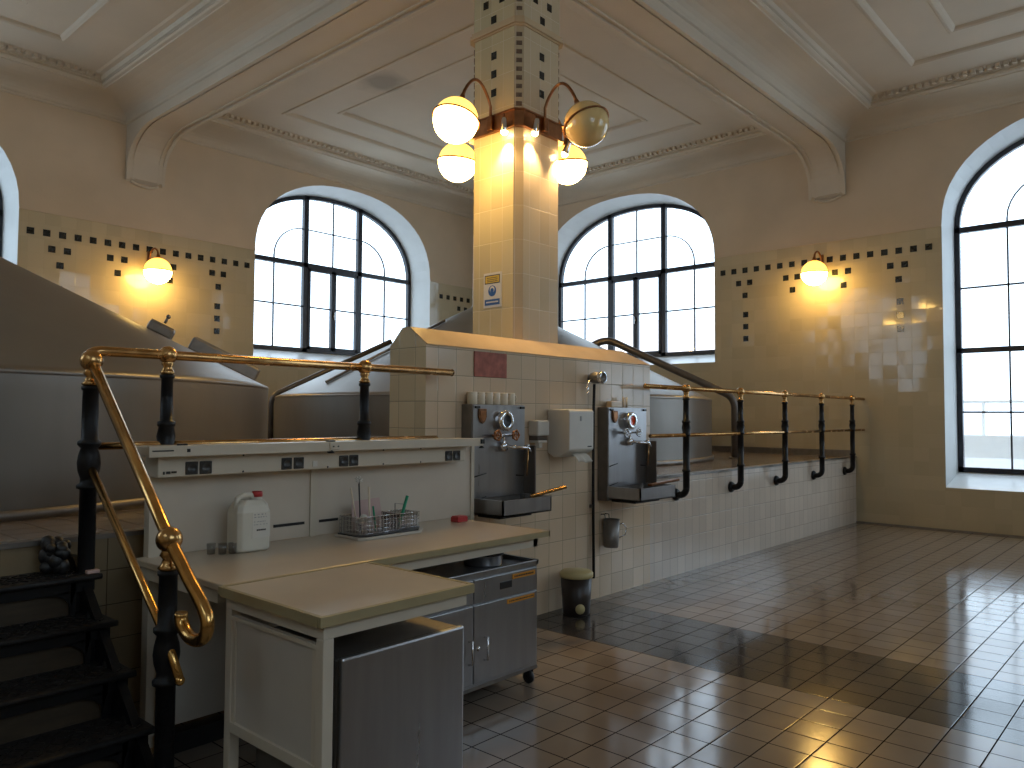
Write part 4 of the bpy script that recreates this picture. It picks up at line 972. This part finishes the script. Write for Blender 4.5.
for i in range(n+1):
    x = 5.03+.19*i/n; d = .008*math.sin(i*1.1)
    vs += [(x, 3.87+d, 1.30), (x, 3.82+d, 1.275), (x, 3.79+d*1.5, 1.245), (x+.005, 3.785+d*2, 1.225+.008*math.sin(i*.7))]
k.add(vs, [(i*4+j, i*4+4+j, i*4+5+j, i*4+1+j) for i in range(n) for j in range(3)], 0, True); o = k.build('paper_towel', 'paper', tw)
s_ = o.modifiers.new('thick', 'SOLIDIFY'); s_.thickness = .002

# funnel with hanging rod
fn = thing('wall_tap', 'short dark cylindrical outlet on the tiles with lever, above the towel box', 'tap', (5.5, 4.04, 1.93))
MB().lathe((5.52, 4.04, 1.935), [(.03, 0), (.03, -.02), (.045, -.03), (.05, -.06), (.05, -.15), (.042, -.152), (.04, -.1), (0, -.1)], 28, (.0, 1, .0)).build('outlet', 'steeld', fn)
MB().lathe((5.52, 4.04, 1.935), [(.052, -.12), (.054, -.13), (.054, -.15), (.05, -.155), (.043, -.155)], 28, (0, 1, 0)).build('outlet_rim', 'chrome', fn)
MB().tube([(5.50, 3.98, 1.93), (5.42, 3.97, 1.90), (5.38, 3.96, 1.85), (5.36, 3.94, 1.81)], .009, 8).ball((5.355, 3.94, 1.80), .014).build('lever', 'chrome', fn)
rd = thing('hanging_hose', 'long thin dark pipe running down the tiles from the wall outlet', 'pipe', (5.55, 4.0, .17))
MB().tube([(5.525, 3.99, 1.88), (5.54, 4.01, 1.6), (5.55, 4.02, 1.0), (5.56, 4.02, .19)], .013, 10).build('pipe_run', 'ironm', rd)
MB().box(5.53, 4.02, .8, 5.575, 4.045, .83).box(5.52, 4.02, 1.5, 5.565, 4.045, 1.53).build('clamp', 'steeld', rd)
mg = thing('metal_jug', 'small dark metal jug with wire handle hanging on the tiles below the right dispenser', 'jug', (5.78, 3.98, .5))
MB().lathe((5.75, 3.97, .44), [(0, 0), (.062, 0), (.066, .01), (.074, .25), (.07, .25), (.062, .012), (0, .01)], 28, (.05, .0, 1)).build('jug_body', 'steeld', mg)
MB().tube([(5.83, 3.95, .63), (5.875, 3.93, .645), (5.915, 3.92, .60), (5.90, 3.92, .54), (5.83, 3.94, .52)], .006, 10).build('jug_handle', 'chrome', mg)
MB().tube([(5.70, 4.04, .73), (5.70, 4.0, .73), (5.70, 3.99, .655)], .005, 8).tube([(5.76, 4.04, .73), (5.76, 4.0, .73), (5.76, 3.99, .655)], .005, 8).build('hook', 'steeld', mg)
# trash bin
tb = thing('waste_bin', 'brown plastic pedal bin with cream lid at the foot of the tiled wall', 'bin', (5.10, 3.86, 0))
MB().lathe((5.10, 3.86, 0), [(0, .0), (.105, 0), (.11, .01), (.128, .30), (.12, .30), (0, .02)], 36).build('bin_body', 'brownp', tb)
MB().lathe((5.10, 3.86, .30), [(.131, -.005), (.137, .0), (.137, .03), (.12, .045), (0, .05)], 36).build('bin_lid', 'lid', tb)
MB().lathe((5.025, 3.765, .06), [(0, -.012), (.036, -.010), (.04, 0), (.036, .014), (0, .014)], 20, (.6, .78, 0)).build('pedal', 'lid', tb)

# safety sign on the column's left face
XS_ = CX-CW
sg = thing('safety_sign', 'white safety sign with yellow panel and blue mask symbol on the column', 'sign', (XS_-.004, 4.56, 2.68))
MB().box(XS_-.006, 4.455, 2.53, XS_-.001, 4.665, 2.83).build('sign_board', 'wplast', sg)
MB().box(XS_-.0075, 4.475, 2.735, XS_-.006, 4.65, 2.81).build('yellow_panel_border', 'ink', sg)
MB().box(XS_-.009, 4.483, 2.743, XS_-.0075, 4.642, 2.802).build('yellow_panel', 'yellow', sg)
k = MB()
for z in (2.785, 2.77, 2.755): 
    y = 4.50
    while y < 4.625: k.box(XS_-.0098, y, z-.003, XS_-.009, y+.012, z+.003); y += .016
k.build('small_lettering', 'ink', sg)
MB().lathe((XS_-.0075, 4.562, 2.672), [(0, 0), (.047, 0)], 28, (1, 0, 0)).build('blue_disc', 'blue', sg)
MB().lathe((XS_-.0085, 4.562, 2.685), [(0, 0), (.028, 0)], 24, (1, 0, 0)).build('white_face', 'wplast', sg)
MB().lathe((XS_-.0095, 4.562, 2.676), [(0, 0), (.02, 0)], 20, (1, 0, 0)).build('mask_symbol', 'blue', sg)
MB().box(XS_-.0085, 4.475, 2.55, XS_-.006, 4.65, 2.60).build('blue_strip', 'blue', sg)
k = MB(); y = 4.49
while y < 4.63: k.box(XS_-.0095, y, 2.57, XS_-.0085, y+.008, 2.582); y += .011
k.build('strip_lettering', 'wplast', sg)
